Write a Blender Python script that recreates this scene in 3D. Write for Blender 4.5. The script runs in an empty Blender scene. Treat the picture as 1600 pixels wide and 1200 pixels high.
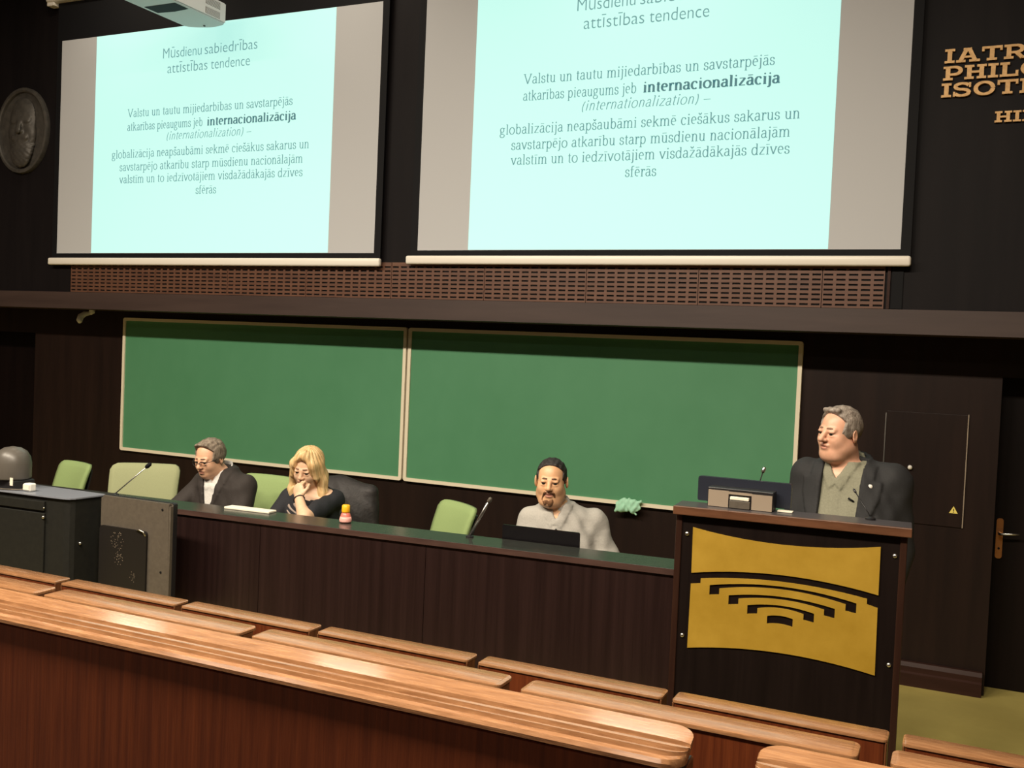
import bpy, bmesh, math, random
import numpy as np
from mathutils import Vector, Matrix
from mathutils.geometry import tessellate_polygon

random.seed(7)
scene = bpy.context.scene
COL = scene.collection
rad = math.radians
PI = math.pi

# ------------------------------------------------------------------ camera
cam_data = bpy.data.cameras.new('camera')
cam = bpy.data.objects.new('camera', cam_data)
COL.objects.link(cam)
scene.camera = cam
YAW, PITCH, ROLL = 0.43122, -0.03537, 0.04297
fw = Vector((-math.sin(YAW) * math.cos(PITCH), math.cos(YAW) * math.cos(PITCH), math.sin(PITCH)))
r0 = Vector((math.cos(YAW), math.sin(YAW), 0))
u0 = r0.cross(fw)
rt = math.cos(ROLL) * r0 + math.sin(ROLL) * u0
up = -math.sin(ROLL) * r0 + math.cos(ROLL) * u0
cam.matrix_world = Matrix(((rt.x, up.x, -fw.x, 1.041), (rt.y, up.y, -fw.y, -6.5735), (rt.z, up.z, -fw.z, 1.95), (0, 0, 0, 1)))
cam_data.sensor_width = 36
cam_data.lens = 36 * 1562.99 / 1600
cam_data.clip_start = 0.02

# ------------------------------------------------------------------ world, lamps, exposure
world = bpy.data.worlds.new('world')
scene.world = world
world.use_nodes = True
world.node_tree.nodes['Background'].inputs[0].default_value = (1.0, 0.8, 0.62, 1)
world.node_tree.nodes['Background'].inputs[1].default_value = 0.02
scene.view_settings.view_transform = 'Standard'
scene.view_settings.look = 'None'
scene.view_settings.gamma = 1
scene.view_settings.use_curve_mapping = False
scene.view_settings.exposure = 0.0


def area(name, loc, sx, sy, power, color, rot=(0, 0, 0)):
    l = bpy.data.lights.new(name, 'AREA')
    l.shape = 'RECTANGLE'
    l.size, l.size_y, l.energy, l.color = sx, sy, power, color
    o = bpy.data.objects.new(name, l)
    o.location, o.rotation_euler = loc, rot
    COL.objects.link(o)


WARM = (1.0, 0.87, 0.70)
for i, x in enumerate((-5.2, -3.2, -1.2, 0.8)):
    area('ceiling_lamp', (x, -5.6, 5.05), 1.3, 0.35, (235, 265, 265, 240)[i], WARM)
for x in (-5.4, -3.2, -0.9):
    area('stage_lamp', (x, -1.15, 5.05), 0.6, 0.2, 11.0, WARM)
for x in (-3.5, 0.2):
    area('ceiling_lamp', (x, -8.6, 5.05), 1.3, 0.35, 22, WARM)


# ------------------------------------------------------------------ materials
def mat(name, color, rough=0.5, metal=0.0, spec=0.5, emit=None, estr=1.0, coat=0.0, sss=0.0):
    m = bpy.data.materials.new(name)
    m.use_nodes = True
    b = m.node_tree.nodes['Principled BSDF']
    b.inputs['Base Color'].default_value = (*color, 1)
    b.inputs['Roughness'].default_value = rough
    b.inputs['Metallic'].default_value = metal
    b.inputs['Specular IOR Level'].default_value = spec
    if coat:
        b.inputs['Coat Weight'].default_value = coat
        b.inputs['Coat Roughness'].default_value = 0.12
    if sss:
        b.inputs['Subsurface Weight'].default_value = sss
        b.inputs['Subsurface Radius'].default_value = (0.01, 0.004, 0.002)
    if emit:
        b.inputs['Emission Color'].default_value = (*emit, 1)
        b.inputs['Emission Strength'].default_value = estr
    return m


def noisy(name, c1, c2, scale=(8, 8, 8), rough=0.5, bump=0.0, detail=6, metal=0.0, coat=0.0, lo=0.35, hi=0.65, rvar=0.0, spec=0.5, bscale=None, sss=0.0):
    """two-tone procedural material: stretched noise mixes the colours and bumps the surface"""
    m = mat(name, c1, rough, metal, spec, coat=coat, sss=sss)
    nt = m.node_tree
    b = nt.nodes['Principled BSDF']
    tc = nt.nodes.new('ShaderNodeTexCoord')
    mp = nt.nodes.new('ShaderNodeMapping')
    mp.inputs['Scale'].default_value = scale
    nz = nt.nodes.new('ShaderNodeTexNoise')
    nz.inputs['Scale'].default_value = 1.0
    nz.inputs['Detail'].default_value = detail
    nz.inputs['Roughness'].default_value = 0.62
    cr = nt.nodes.new('ShaderNodeValToRGB')
    cr.color_ramp.elements[0].position, cr.color_ramp.elements[1].position = lo, hi
    cr.color_ramp.elements[0].color = (*c1, 1)
    cr.color_ramp.elements[1].color = (*c2, 1)
    nt.links.new(tc.outputs['Object'], mp.inputs[0])
    nt.links.new(mp.outputs[0], nz.inputs['Vector'])
    nt.links.new(nz.outputs['Fac'], cr.inputs[0])
    nt.links.new(cr.outputs[0], b.inputs['Base Color'])
    if bump:
        bp = nt.nodes.new('ShaderNodeBump')
        bp.inputs['Strength'].default_value = bump
        bp.inputs['Distance'].default_value = 0.01
        src = nz
        if bscale:
            mp2 = nt.nodes.new('ShaderNodeMapping')
            mp2.inputs['Scale'].default_value = bscale
            src = nt.nodes.new('ShaderNodeTexNoise')
            src.inputs['Scale'].default_value = 1.0
            src.inputs['Detail'].default_value = 4
            nt.links.new(tc.outputs['Object'], mp2.inputs[0])
            nt.links.new(mp2.outputs[0], src.inputs['Vector'])
        nt.links.new(src.outputs['Fac'], bp.inputs['Height'])
        nt.links.new(bp.outputs[0], b.inputs['Normal'])
    if rvar:
        mr = nt.nodes.new('ShaderNodeMapRange')
        mr.inputs['To Min'].default_value = rough - rvar
        mr.inputs['To Max'].default_value = rough + rvar
        nt.links.new(nz.outputs['Fac'], mr.inputs['Value'])
        nt.links.new(mr.outputs[0], b.inputs['Roughness'])
    return m


M = {}
M['wall'] = noisy('dark_wood_panelling', (0.011, 0.0058, 0.0046), (0.018, 0.0092, 0.0068), (9, 9, 0.8), 0.45, 0.05, spec=0.22)
M['wall_upper'] = noisy('dark_upper_panelling', (0.0055, 0.0042, 0.0048), (0.0085, 0.0064, 0.0068), (9, 9, 0.8), 0.6, 0.05, spec=0.16)
M['ledge'] = noisy('ledge_wood', (0.040, 0.024, 0.020), (0.055, 0.034, 0.028), (1, 9, 12), 0.5, 0.05)
M['grille'] = noisy('grille_wood', (0.095, 0.042, 0.026), (0.145, 0.066, 0.038), (3, 9, 30), 0.45, 0.05)
M['black'] = mat('black_matte', (0.005, 0.005, 0.006), 0.7, spec=0.2)
M['door'] = noisy('near_black_door_wood', (0.004, 0.002, 0.0018), (0.007, 0.0035, 0.003), (9, 9, 0.8), 0.5, 0.05, spec=0.15)
M['base'] = noisy('baseboard_wood', (0.026, 0.010, 0.0065), (0.038, 0.015, 0.010), (1.5, 20, 20), 0.5, 0.04, spec=0.2)
M['floor'] = noisy('olive_floor_covering', (0.37, 0.30, 0.085), (0.46, 0.38, 0.115), (2.2, 2.2, 2.2), 0.55, 0.06, lo=0.3, hi=0.7, bscale=(60, 60, 60))
M['ceiling'] = mat('ceiling_paint', (0.16, 0.12, 0.09), 0.8)
M['rear'] = noisy('rear_wall_wood', (0.05, 0.028, 0.018), (0.075, 0.04, 0.026), (6, 6, 0.8), 0.6)
M['bench_top'] = noisy('honey_brown_rail_wood', (0.185, 0.082, 0.034), (0.320, 0.160, 0.072), (16, 170, 120), 0.26, 0.13, coat=0.6, lo=0.3, hi=0.7, rvar=0.08)
M['bench_edge'] = noisy('bench_edge_wood', (0.10, 0.034, 0.012), (0.18, 0.070, 0.026), (95, 60, 3.2), 0.4)
M['bench_panel'] = noisy('red_brown_bench_veneer', (0.070, 0.0135, 0.0038), (0.145, 0.033, 0.0085), (95, 60, 3.2), 0.45, 0.10, spec=0.3, lo=0.3, hi=0.72)
M['counter_panel'] = noisy('wine_dark_veneer', (0.013, 0.006, 0.0055), (0.022, 0.0105, 0.0095), (26, 26, 0.7), 0.32, 0.03, coat=0.12)
M['counter_top'] = noisy('dark_green_grey_worktop', (0.024, 0.026, 0.023), (0.034, 0.037, 0.032), (30, 30, 30), 0.24, 0.0, spec=0.4)
M['counter_edge'] = noisy('worktop_edge_band', (0.05, 0.027, 0.022), (0.075, 0.041, 0.033), (4, 30, 30), 0.35)
M['board'] = noisy('green_chalkboard', (0.062, 0.225, 0.105), (0.082, 0.262, 0.132), (1.6, 1.6, 1.2), 0.62, 0.0, lo=0.25, hi=0.75, detail=4)
M['cream'] = mat('cream_frame_paint', (0.80, 0.72, 0.55), 0.45)
M['bar'] = mat('white_enamel', (0.85, 0.80, 0.70), 0.3)
M['fabric'] = mat('screen_fabric', (0.50, 0.51, 0.52), 0.85)
M['slide'] = mat('lit_slide', (0.26, 0.30, 0.30), 0.9, emit=(0.40, 0.80, 0.725), estr=1.0)
M['ink'] = mat('slide_text_grey_teal', (0.08, 0.1, 0.1), 0.9, emit=(0.10, 0.27, 0.28), estr=1.0)
M['ink_bold'] = mat('slide_text_bold', (0.05, 0.07, 0.07), 0.9, emit=(0.055, 0.17, 0.19), estr=1.0)
M['brass'] = noisy('brushed_brass', (0.38, 0.225, 0.020), (0.52, 0.325, 0.042), (5, 5, 5), 0.42, 0.05, metal=0.25, lo=0.25, hi=0.75, rvar=0.06)
M['letter'] = noisy('bronze_letters', (0.46, 0.27, 0.10), (0.62, 0.38, 0.16), (40, 40, 40), 0.5, metal=0.3)
M['lectern'] = noisy('near_black_lectern_panel', (0.006, 0.0035, 0.003), (0.010, 0.006, 0.005), (20, 20, 1.0), 0.4, 0.03, spec=0.22)
M['lectern_edge'] = noisy('lectern_brown_edge', (0.085, 0.036, 0.018), (0.14, 0.060, 0.030), (4, 30, 30), 0.32, 0.04)
M['lectern_side'] = noisy('lectern_side_wood', (0.022, 0.009, 0.006), (0.035, 0.015, 0.009), (20, 20, 1.5), 0.3, 0.04)
M['lectern_top'] = mat('lectern_top_laminate', (0.06, 0.055, 0.06), 0.3)
M['steel'] = mat('steel', (0.62, 0.60, 0.56), 0.3, 1.0)
M['console'] = noisy('charcoal_powder_coat', (0.010, 0.010, 0.0085), (0.013, 0.013, 0.0105), (40, 40, 40), 0.6, spec=0.25)
M['console_top'] = mat('slate_blue_grey_laminate', (0.20, 0.215, 0.25), 0.3)
M['display'] = noisy('grey_brown_plastic', (0.080, 0.066, 0.050), (0.098, 0.081, 0.061), (50, 50, 50), 0.5)
M['dark_plastic'] = mat('dark_plastic', (0.014, 0.013, 0.014), 0.4)
M['screen_back'] = mat('navy_black_plastic', (0.018, 0.021, 0.032), 0.35)
M['beige'] = mat('beige_grey_panel', (0.29, 0.23, 0.17), 0.5)
M['white'] = mat('white_plastic', (0.80, 0.77, 0.70), 0.4)
M['proj'] = mat('projector_white', (0.62, 0.63, 0.63), 0.45)
M['glassdark'] = mat('dark_glass', (0.004, 0.006, 0.009), 0.08)
M['ptz'] = mat('gunmetal_plastic', (0.095, 0.085, 0.072), 0.38)
M['chair'] = noisy('pale_green_upholstery', (0.235, 0.33, 0.125), (0.275, 0.37, 0.15), (300, 300, 300), 0.85, 0.05)
M['chair_pale'] = noisy('greyish_green_upholstery', (0.275, 0.295, 0.155), (0.31, 0.33, 0.18), (300, 300, 300), 0.85, 0.05)
M['medal'] = noisy('dark_bronze', (0.055, 0.05, 0.043), (0.085, 0.076, 0.064), (20, 20, 20), 0.5, 0.08, metal=0.3)
M['cloth_mint'] = noisy('mint_cloth', (0.34, 0.66, 0.46), (0.42, 0.74, 0.54), (60, 60, 60), 0.9, 0.2)
M['yellow'] = mat('orange_yellow_plastic', (0.90, 0.46, 0.015), 0.35)
M['pink'] = mat('pink_liquid', (0.80, 0.20, 0.16), 0.3)
M['paper'] = mat('paper', (0.82, 0.76, 0.62), 0.7)
M['warn'] = mat('warning_yellow', (0.85, 0.70, 0.16), 0.5)
M['gold_handle'] = mat('copper_brass', (0.55, 0.25, 0.10), 0.35, 0.9)
# people
M['skin1'] = noisy('skin_pinkish', (0.68, 0.385, 0.24), (0.75, 0.44, 0.28), (25, 25, 25), 0.48, sss=0.06)
M['skin2'] = noisy('skin_fair', (0.70, 0.44, 0.28), (0.76, 0.49, 0.32), (25, 25, 25), 0.5, sss=0.06)
M['skin3'] = noisy('skin_tanned', (0.68, 0.38, 0.20), (0.76, 0.44, 0.245), (25, 25, 25), 0.45, sss=0.06)
M['skin4'] = noisy('skin_ruddy', (0.68, 0.365, 0.235), (0.77, 0.43, 0.29), (25, 25, 25), 0.42, sss=0.06)
M['lip'] = mat('lip', (0.42, 0.15, 0.105), 0.45)
M['lip_pale'] = mat('lip_pale', (0.46, 0.205, 0.14), 0.45)
M['eye_white'] = mat('eye_white', (0.30, 0.24, 0.20), 0.25)
M['iris'] = mat('iris', (0.02, 0.016, 0.012), 0.2)
M['hair_grey'] = noisy('grey_hair', (0.115, 0.085, 0.06), (0.29, 0.235, 0.175), (50, 50, 50), 0.55, 0.5, bscale=(160, 160, 40))
M['hair_silver'] = noisy('silver_hair', (0.16, 0.125, 0.10), (0.36, 0.31, 0.26), (45, 45, 45), 0.55, 0.5, bscale=(160, 160, 40))
M['hair_dark'] = noisy('dark_brown_hair', (0.010, 0.007, 0.006), (0.026, 0.017, 0.013), (60, 60, 60), 0.5, 0.5, bscale=(200, 200, 60))
M['beard'] = noisy('brown_beard', (0.14, 0.06, 0.022), (0.26, 0.125, 0.055), (90, 90, 60), 0.7, 0.5)
M['hair_blonde'] = noisy('blonde_hair', (0.50, 0.29, 0.11), (0.80, 0.57, 0.29), (45, 45, 9), 0.42, 0.12, bscale=(150, 150, 16), lo=0.3, hi=0.66)
M['brow'] = mat('brow_hair', (0.15, 0.08, 0.045), 0.7)
M['brow_grey'] = mat('brow_hair_grey', (0.27, 0.155, 0.10), 0.7)
M['jacket_brown'] = noisy('charcoal_brown_suiting', (0.020, 0.0148, 0.0125), (0.030, 0.0225, 0.019), (220, 220, 220), 0.8, 0.25, bscale=(14, 14, 9))
M['jacket_black'] = noisy('black_suiting', (0.012, 0.012, 0.0128), (0.018, 0.018, 0.019), (220, 220, 220), 0.8, 0.25, bscale=(14, 14, 9))
M['top_black'] = noisy('black_knit', (0.009, 0.010, 0.013), (0.015, 0.016, 0.021), (200, 200, 200), 0.85, 0.3, bscale=(20, 20, 12))
M['coat'] = noisy('black_padded_coat', (0.012, 0.010, 0.010), (0.024, 0.020, 0.019), (20, 20, 20), 0.6, 0.5)
M['shirt_grey'] = noisy('pale_grey_shirt', (0.36, 0.345, 0.31), (0.43, 0.41, 0.37), (200, 200, 200), 0.85, 0.55, bscale=(11, 11, 22))
M['shirt_sage'] = noisy('grey_green_shirt', (0.20, 0.195, 0.135), (0.245, 0.24, 0.17), (150, 150, 150), 0.85, 0.35, bscale=(24, 24, 6))
M['shirt_white'] = noisy('white_checked_shirt', (0.60, 0.58, 0.55), (0.72, 0.70, 0.66), (120, 120, 120), 0.85, 0.3, bscale=(20, 20, 10))
M['collar_dark'] = mat('dark_collar_band', (0.03, 0.032, 0.028), 0.8)
M['trouser'] = noisy('dark_trousers', (0.012, 0.012, 0.014), (0.018, 0.018, 0.02), (200, 200, 200), 0.85)
M['print'] = mat('grey_beige_print', (0.34, 0.27, 0.23), 0.8)


# ------------------------------------------------------------------ object helpers
def tag(o, label=None, cat=None, group=None, kind=None):
    if label: o['label'] = label
    if cat: o['category'] = cat
    if group: o['group'] = group
    if kind: o['kind'] = kind
    return o


def thing(name, base, label, cat, group=None, rotz=0):
    o = bpy.data.objects.new(name, None)
    o.empty_display_size = 0.1
    COL.objects.link(o)
    o.location = base
    o.rotation_euler = (0, 0, rotz)
    return tag(o, label, cat, group)


def base_of(p):
    v = Vector((0, 0, 0))
    while p is not None:
        v += p.location
        p = p.parent
    return v


def link_mesh(name, me, m, parent=None, smooth=False, world=True):
    o = bpy.data.objects.new(name, me)
    COL.objects.link(o)
    ms = m if isinstance(m, (list, tuple)) else [m]
    for x in ms:
        me.materials.append(x)
    if parent is not None:
        if world:
            me.transform(Matrix.Translation(-base_of(parent)))
        o.parent = parent
    elif world:
        # origin at the bottom centre of the mesh
        vs = np.empty(len(me.vertices) * 3)
        me.vertices.foreach_get('co', vs)
        vs = vs.reshape(-1, 3)
        c = Vector(((vs[:, 0].min() + vs[:, 0].max()) / 2, (vs[:, 1].min() + vs[:, 1].max()) / 2, vs[:, 2].min()))
        me.transform(Matrix.Translation(-c))
        o.location = c
    if smooth:
        me.polygons.foreach_set('use_smooth', [True] * len(me.polygons))
    return o


def obj(name, bm, m, parent=None, smooth=False, world=True, auto=False, angle=35):
    bmesh.ops.recalc_face_normals(bm, faces=bm.faces[:])
    me = bpy.data.meshes.new(name)
    bm.to_mesh(me)
    bm.free()
    o = link_mesh(name, me, m, parent, smooth or auto, world)
    if auto:
        me.set_sharp_from_angle(angle=rad(angle))
    return o


def struct(name, bm, m, **k):
    return tag(obj(name, bm, m, **k), kind='structure')


def B():
    return bmesh.new()


def box(bm, x0, x1, y0, y1, z0, z1, bev=0.0, seg=2, T=None):
    vs = [bm.verts.new((x, y, z)) for x in (x0, x1) for y in (y0, y1) for z in (z0, z1)]
    fs = [bm.faces.new([vs[i] for i in q]) for q in ((0, 1, 3, 2), (4, 6, 7, 5), (0, 4, 5, 1), (2, 3, 7, 6), (0, 2, 6, 4), (1, 5, 7, 3))]
    if bev:
        es = list({e for f in fs for e in f.edges})
        r = bmesh.ops.bevel(bm, geom=es, offset=bev, segments=seg, profile=0.5, affect='EDGES')
        vs = list({v for f in r['faces'] for v in f.verts} | {v for v in vs if v.is_valid})
    if T is not None:
        bmesh.ops.transform(bm, matrix=T, verts=[v for v in vs if v.is_valid])
    return bm


def tube(bm, pts, r, seg=10, cap=True):
    pts = [Vector(p) for p in pts]
    rs = r if isinstance(r, (list, tuple)) else [r] * len(pts)
    rings = []
    n = None
    for i, p in enumerate(pts):
        t = (pts[min(i + 1, len(pts) - 1)] - pts[max(i - 1, 0)]).normalized()
        if n is None:
            n = t.orthogonal().normalized()
        else:
            n = (n - t * n.dot(t)).normalized()
        b = t.cross(n)
        rings.append([bm.verts.new(p + rs[i] * (math.cos(a) * n + math.sin(a) * b)) for a in [2 * PI * k / seg for k in range(seg)]])
    for a, b in zip(rings, rings[1:]):
        for k in range(seg):
            bm.faces.new((a[k], a[(k + 1) % seg], b[(k + 1) % seg], b[k]))
    if cap:
        bm.faces.new(rings[0][::-1])
        bm.faces.new(rings[-1])
    return bm


def lathe(bm, prof, c, seg=24):
    rings = []
    for r, z in prof:
        rings.append([bm.verts.new((c[0] + r * math.cos(2 * PI * k / seg), c[1] + r * math.sin(2 * PI * k / seg), c[2] + z)) for k in range(seg)])
    for a, b in zip(rings, rings[1:]):
        for k in range(seg):
            bm.faces.new((a[k], a[(k + 1) % seg], b[(k + 1) % seg], b[k]))
    bm.faces.new(rings[0][::-1])
    bm.faces.new(rings[-1])
    return bm


def prism(bm, poly, f0, f1, holes=()):
    """extrude a 2D polygon (with holes): f0 / f1 map (u, v) to the two faces"""
    loops = [list(poly)] + [list(h) for h in holes]
    tri = tessellate_polygon([[Vector((u, v, 0)) for u, v in l] for l in loops]) if holes else []
    flat = [p for l in loops for p in l]
    a = [bm.verts.new(f0(u, v)) for u, v in flat]
    b = [bm.verts.new(f1(u, v)) for u, v in flat]
    if not holes:
        bm.faces.new(a)
        bm.faces.new(b[::-1])
    for t in tri:
        if len(set(t)) == 3:
            try:
                bm.faces.new([a[i] for i in t])
                bm.faces.new([b[i] for i in t][::-1])
            except ValueError:
                pass
    k = 0
    for l in loops:
        n = len(l)
        for i in range(n):
            j = (i + 1) % n
            bm.faces.new((a[k + i], a[k + j], b[k + j], b[k + i]))
        k += n
    return bm


def xz_prism(bm, poly, y0, y1, holes=()):
    return prism(bm, poly, lambda u, v: (u, y0, v), lambda u, v: (u, y1, v), holes)


def rrect(x0, x1, z0, z1, r, n=5):
    out = []
    for cx, cz, a in ((x1 - r, z1 - r, 0), (x0 + r, z1 - r, 90), (x0 + r, z0 + r, 180), (x1 - r, z0 + r, 270)):
        out += [(cx + r * math.cos(rad(a + 90 * i / n)), cz + r * math.sin(rad(a + 90 * i / n))) for i in range(n + 1)]
    return out


# ------------------------------------------------------------------ the room
XL, XR, ZC = -8.6, 4.0, 5.3
bm = B()
box(bm, XL, XR, -3.85, 0.6, -0.12, 0)
struct('floor', bm, M['floor'])
bm = B()
box(bm, XL, XR, -4.75, -3.85, -0.12, 0.25)
box(bm, XL, XR, -5.65, -4.75, -0.12, 0.5)
box(bm, XL, XR, -12, -5.65, -0.12, 0.75)
struct('seating_tiers', bm, M['rear'])  # stepped seating floor, coloured dark to keep olive reflections off the bench panel
struct('ceiling', box(B(), XL, XR, -12, 0.6, ZC, ZC + 0.1), M['ceiling'])
bm = B()
for x0, x1, z0 in ((-6.862, 1.2, 0), (-8.0, -6.862, 1.906), (1.2, 2.15, 1.903), (2.15, XR, 0), (XL, -8.0, 0)):
    box(bm, x0, x1, 0, 0.24, z0, 2.13)
struct('wall_front', bm, M['wall'])
bm = B()
box(bm, XL, XR, -0.40, 0.24, 2.27, ZC)
struct('wall_upper', bm, M['wall_upper'])
struct('wall_left', box(B(), XL - 0.1, XL, -12, 0.6, 0, ZC), M['rear'])
struct('wall_right', box(B(), XR, XR + 0.1, -12, 0.6, 0, ZC), M['rear'])
struct('wall_rear', box(B(), XL, XR, -12.1, -12, 0, ZC), M['rear'])
# ledge band under the upper wall
bm = B()
box(bm, XL, XR, -0.415, 0.24, 2.13, 2.27)
struct('trim_1', bm, M['ledge'])
# doors in their recesses
for n, (x0, x1, y, zt) in enumerate(((-8.0, -6.862, 0.24, 1.906), (1.2, 2.15, 0.20, 1.903)), 1):
    bm = B()
    box(bm, x0, x1, y, y + 0.05, 0, zt, 0.004)
    struct('door_%d' % n, bm, M['door'])
# skirting on the front wall
bm = B()
prof = [(0, 0), (-0.055, 0), (-0.055, 0.078), (-0.043, 0.088), (-0.043, 0.118), (-0.03, 0.142), (0, 0.142)]
prism(bm, prof, lambda u, v: (-6.86, u, v), lambda u, v: (1.185, u, v))
struct('baseboard_front', bm, M['base'])

# door furniture
dh = thing('door_handle', (1.238, 0.195, 0.81), 'coppery lever handle on a long plate on the black right-hand door', 'door handle')
obj('plate', xz_prism(B(), rrect(1.219, 1.257, 0.80, 1.046, 0.016), 0.188, 0.199), M['gold_handle'], dh)
obj('lever', tube(B(), [(1.238, 0.19, 0.958), (1.238, 0.14, 0.958), (1.245, 0.132, 0.958), (1.30, 0.132, 0.963), (1.345, 0.136, 0.966)], [0.009, 0.009, 0.009, 0.007, 0.006]), M['steel'], dh, True)
obj('keyhole', tube(B(), [(1.238, 0.1885, 0.862), (1.238, 0.184, 0.862)], 0.007), M['black'], dh)

# wall hatch
ha = thing('wall_hatch', (0.80, 0, 0.99), 'flush dark wooden hatch in the wall behind the speaker, with bright edge strips', 'hatch')
obj('leaf', box(B(), 0.572, 1.026, -0.008, -0.001, 0.99, 1.668, 0.002), M['wall'], ha)
obj('edge_strip', box(B(), 0.564, 0.570, -0.010, -0.001, 0.99, 1.655), M['steel'], ha)
obj('edge_strip', box(B(), 1.027, 1.033, -0.010, -0.001, 0.99, 1.672), M['beige'], ha)
bm = B()
bmesh.ops.create_uvsphere(bm, u_segments=14, v_segments=10, radius=0.014, matrix=Matrix.Translation((0.721, -0.018, 1.33)))
tube(bm, [(0.721, -0.006, 1.33), (0.721, -0.02, 1.33)], 0.006)
obj('knob', bm, M['white'], ha, True)
ws = obj('warning_sticker', xz_prism(B(), [(0.953, 1.074), (1.001, 1.074), (0.977, 1.117)], -0.0095, -0.008), M['warn'], ha)
bm = B()
box(bm, 0.9745, 0.9795, -0.0105, -0.0094, 1.086, 1.102)
box(bm, 0.9745, 0.9795, -0.0105, -0.0094, 1.079, 1.083)
obj('exclamation_mark', bm, M['black'], ws)

# ------------------------------------------------------------------ lettering engine (pen strokes with serifs)
def arc(cx, cy, rx, ry, a0, a1, n=9):
    return [(cx + rx * math.cos(rad(a0 + (a1 - a0) * i / n)), cy + ry * math.sin(rad(a0 + (a1 - a0) * i / n))) for i in range(n + 1)]


XH = 0.46
L_ = lambda *p: list(p)
S_ = lambda x0, x1, y: ('s', x0, x1, y)


def stem(x, y0, y1, foot=True, flag=True):
    o = [[(x, y0), (x, y1)]]
    if foot: o.append(S_(x - 0.085, x + 0.085, y0))
    if flag: o.append(S_(x - 0.085, x, y1 - 0.012))
    return o


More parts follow.
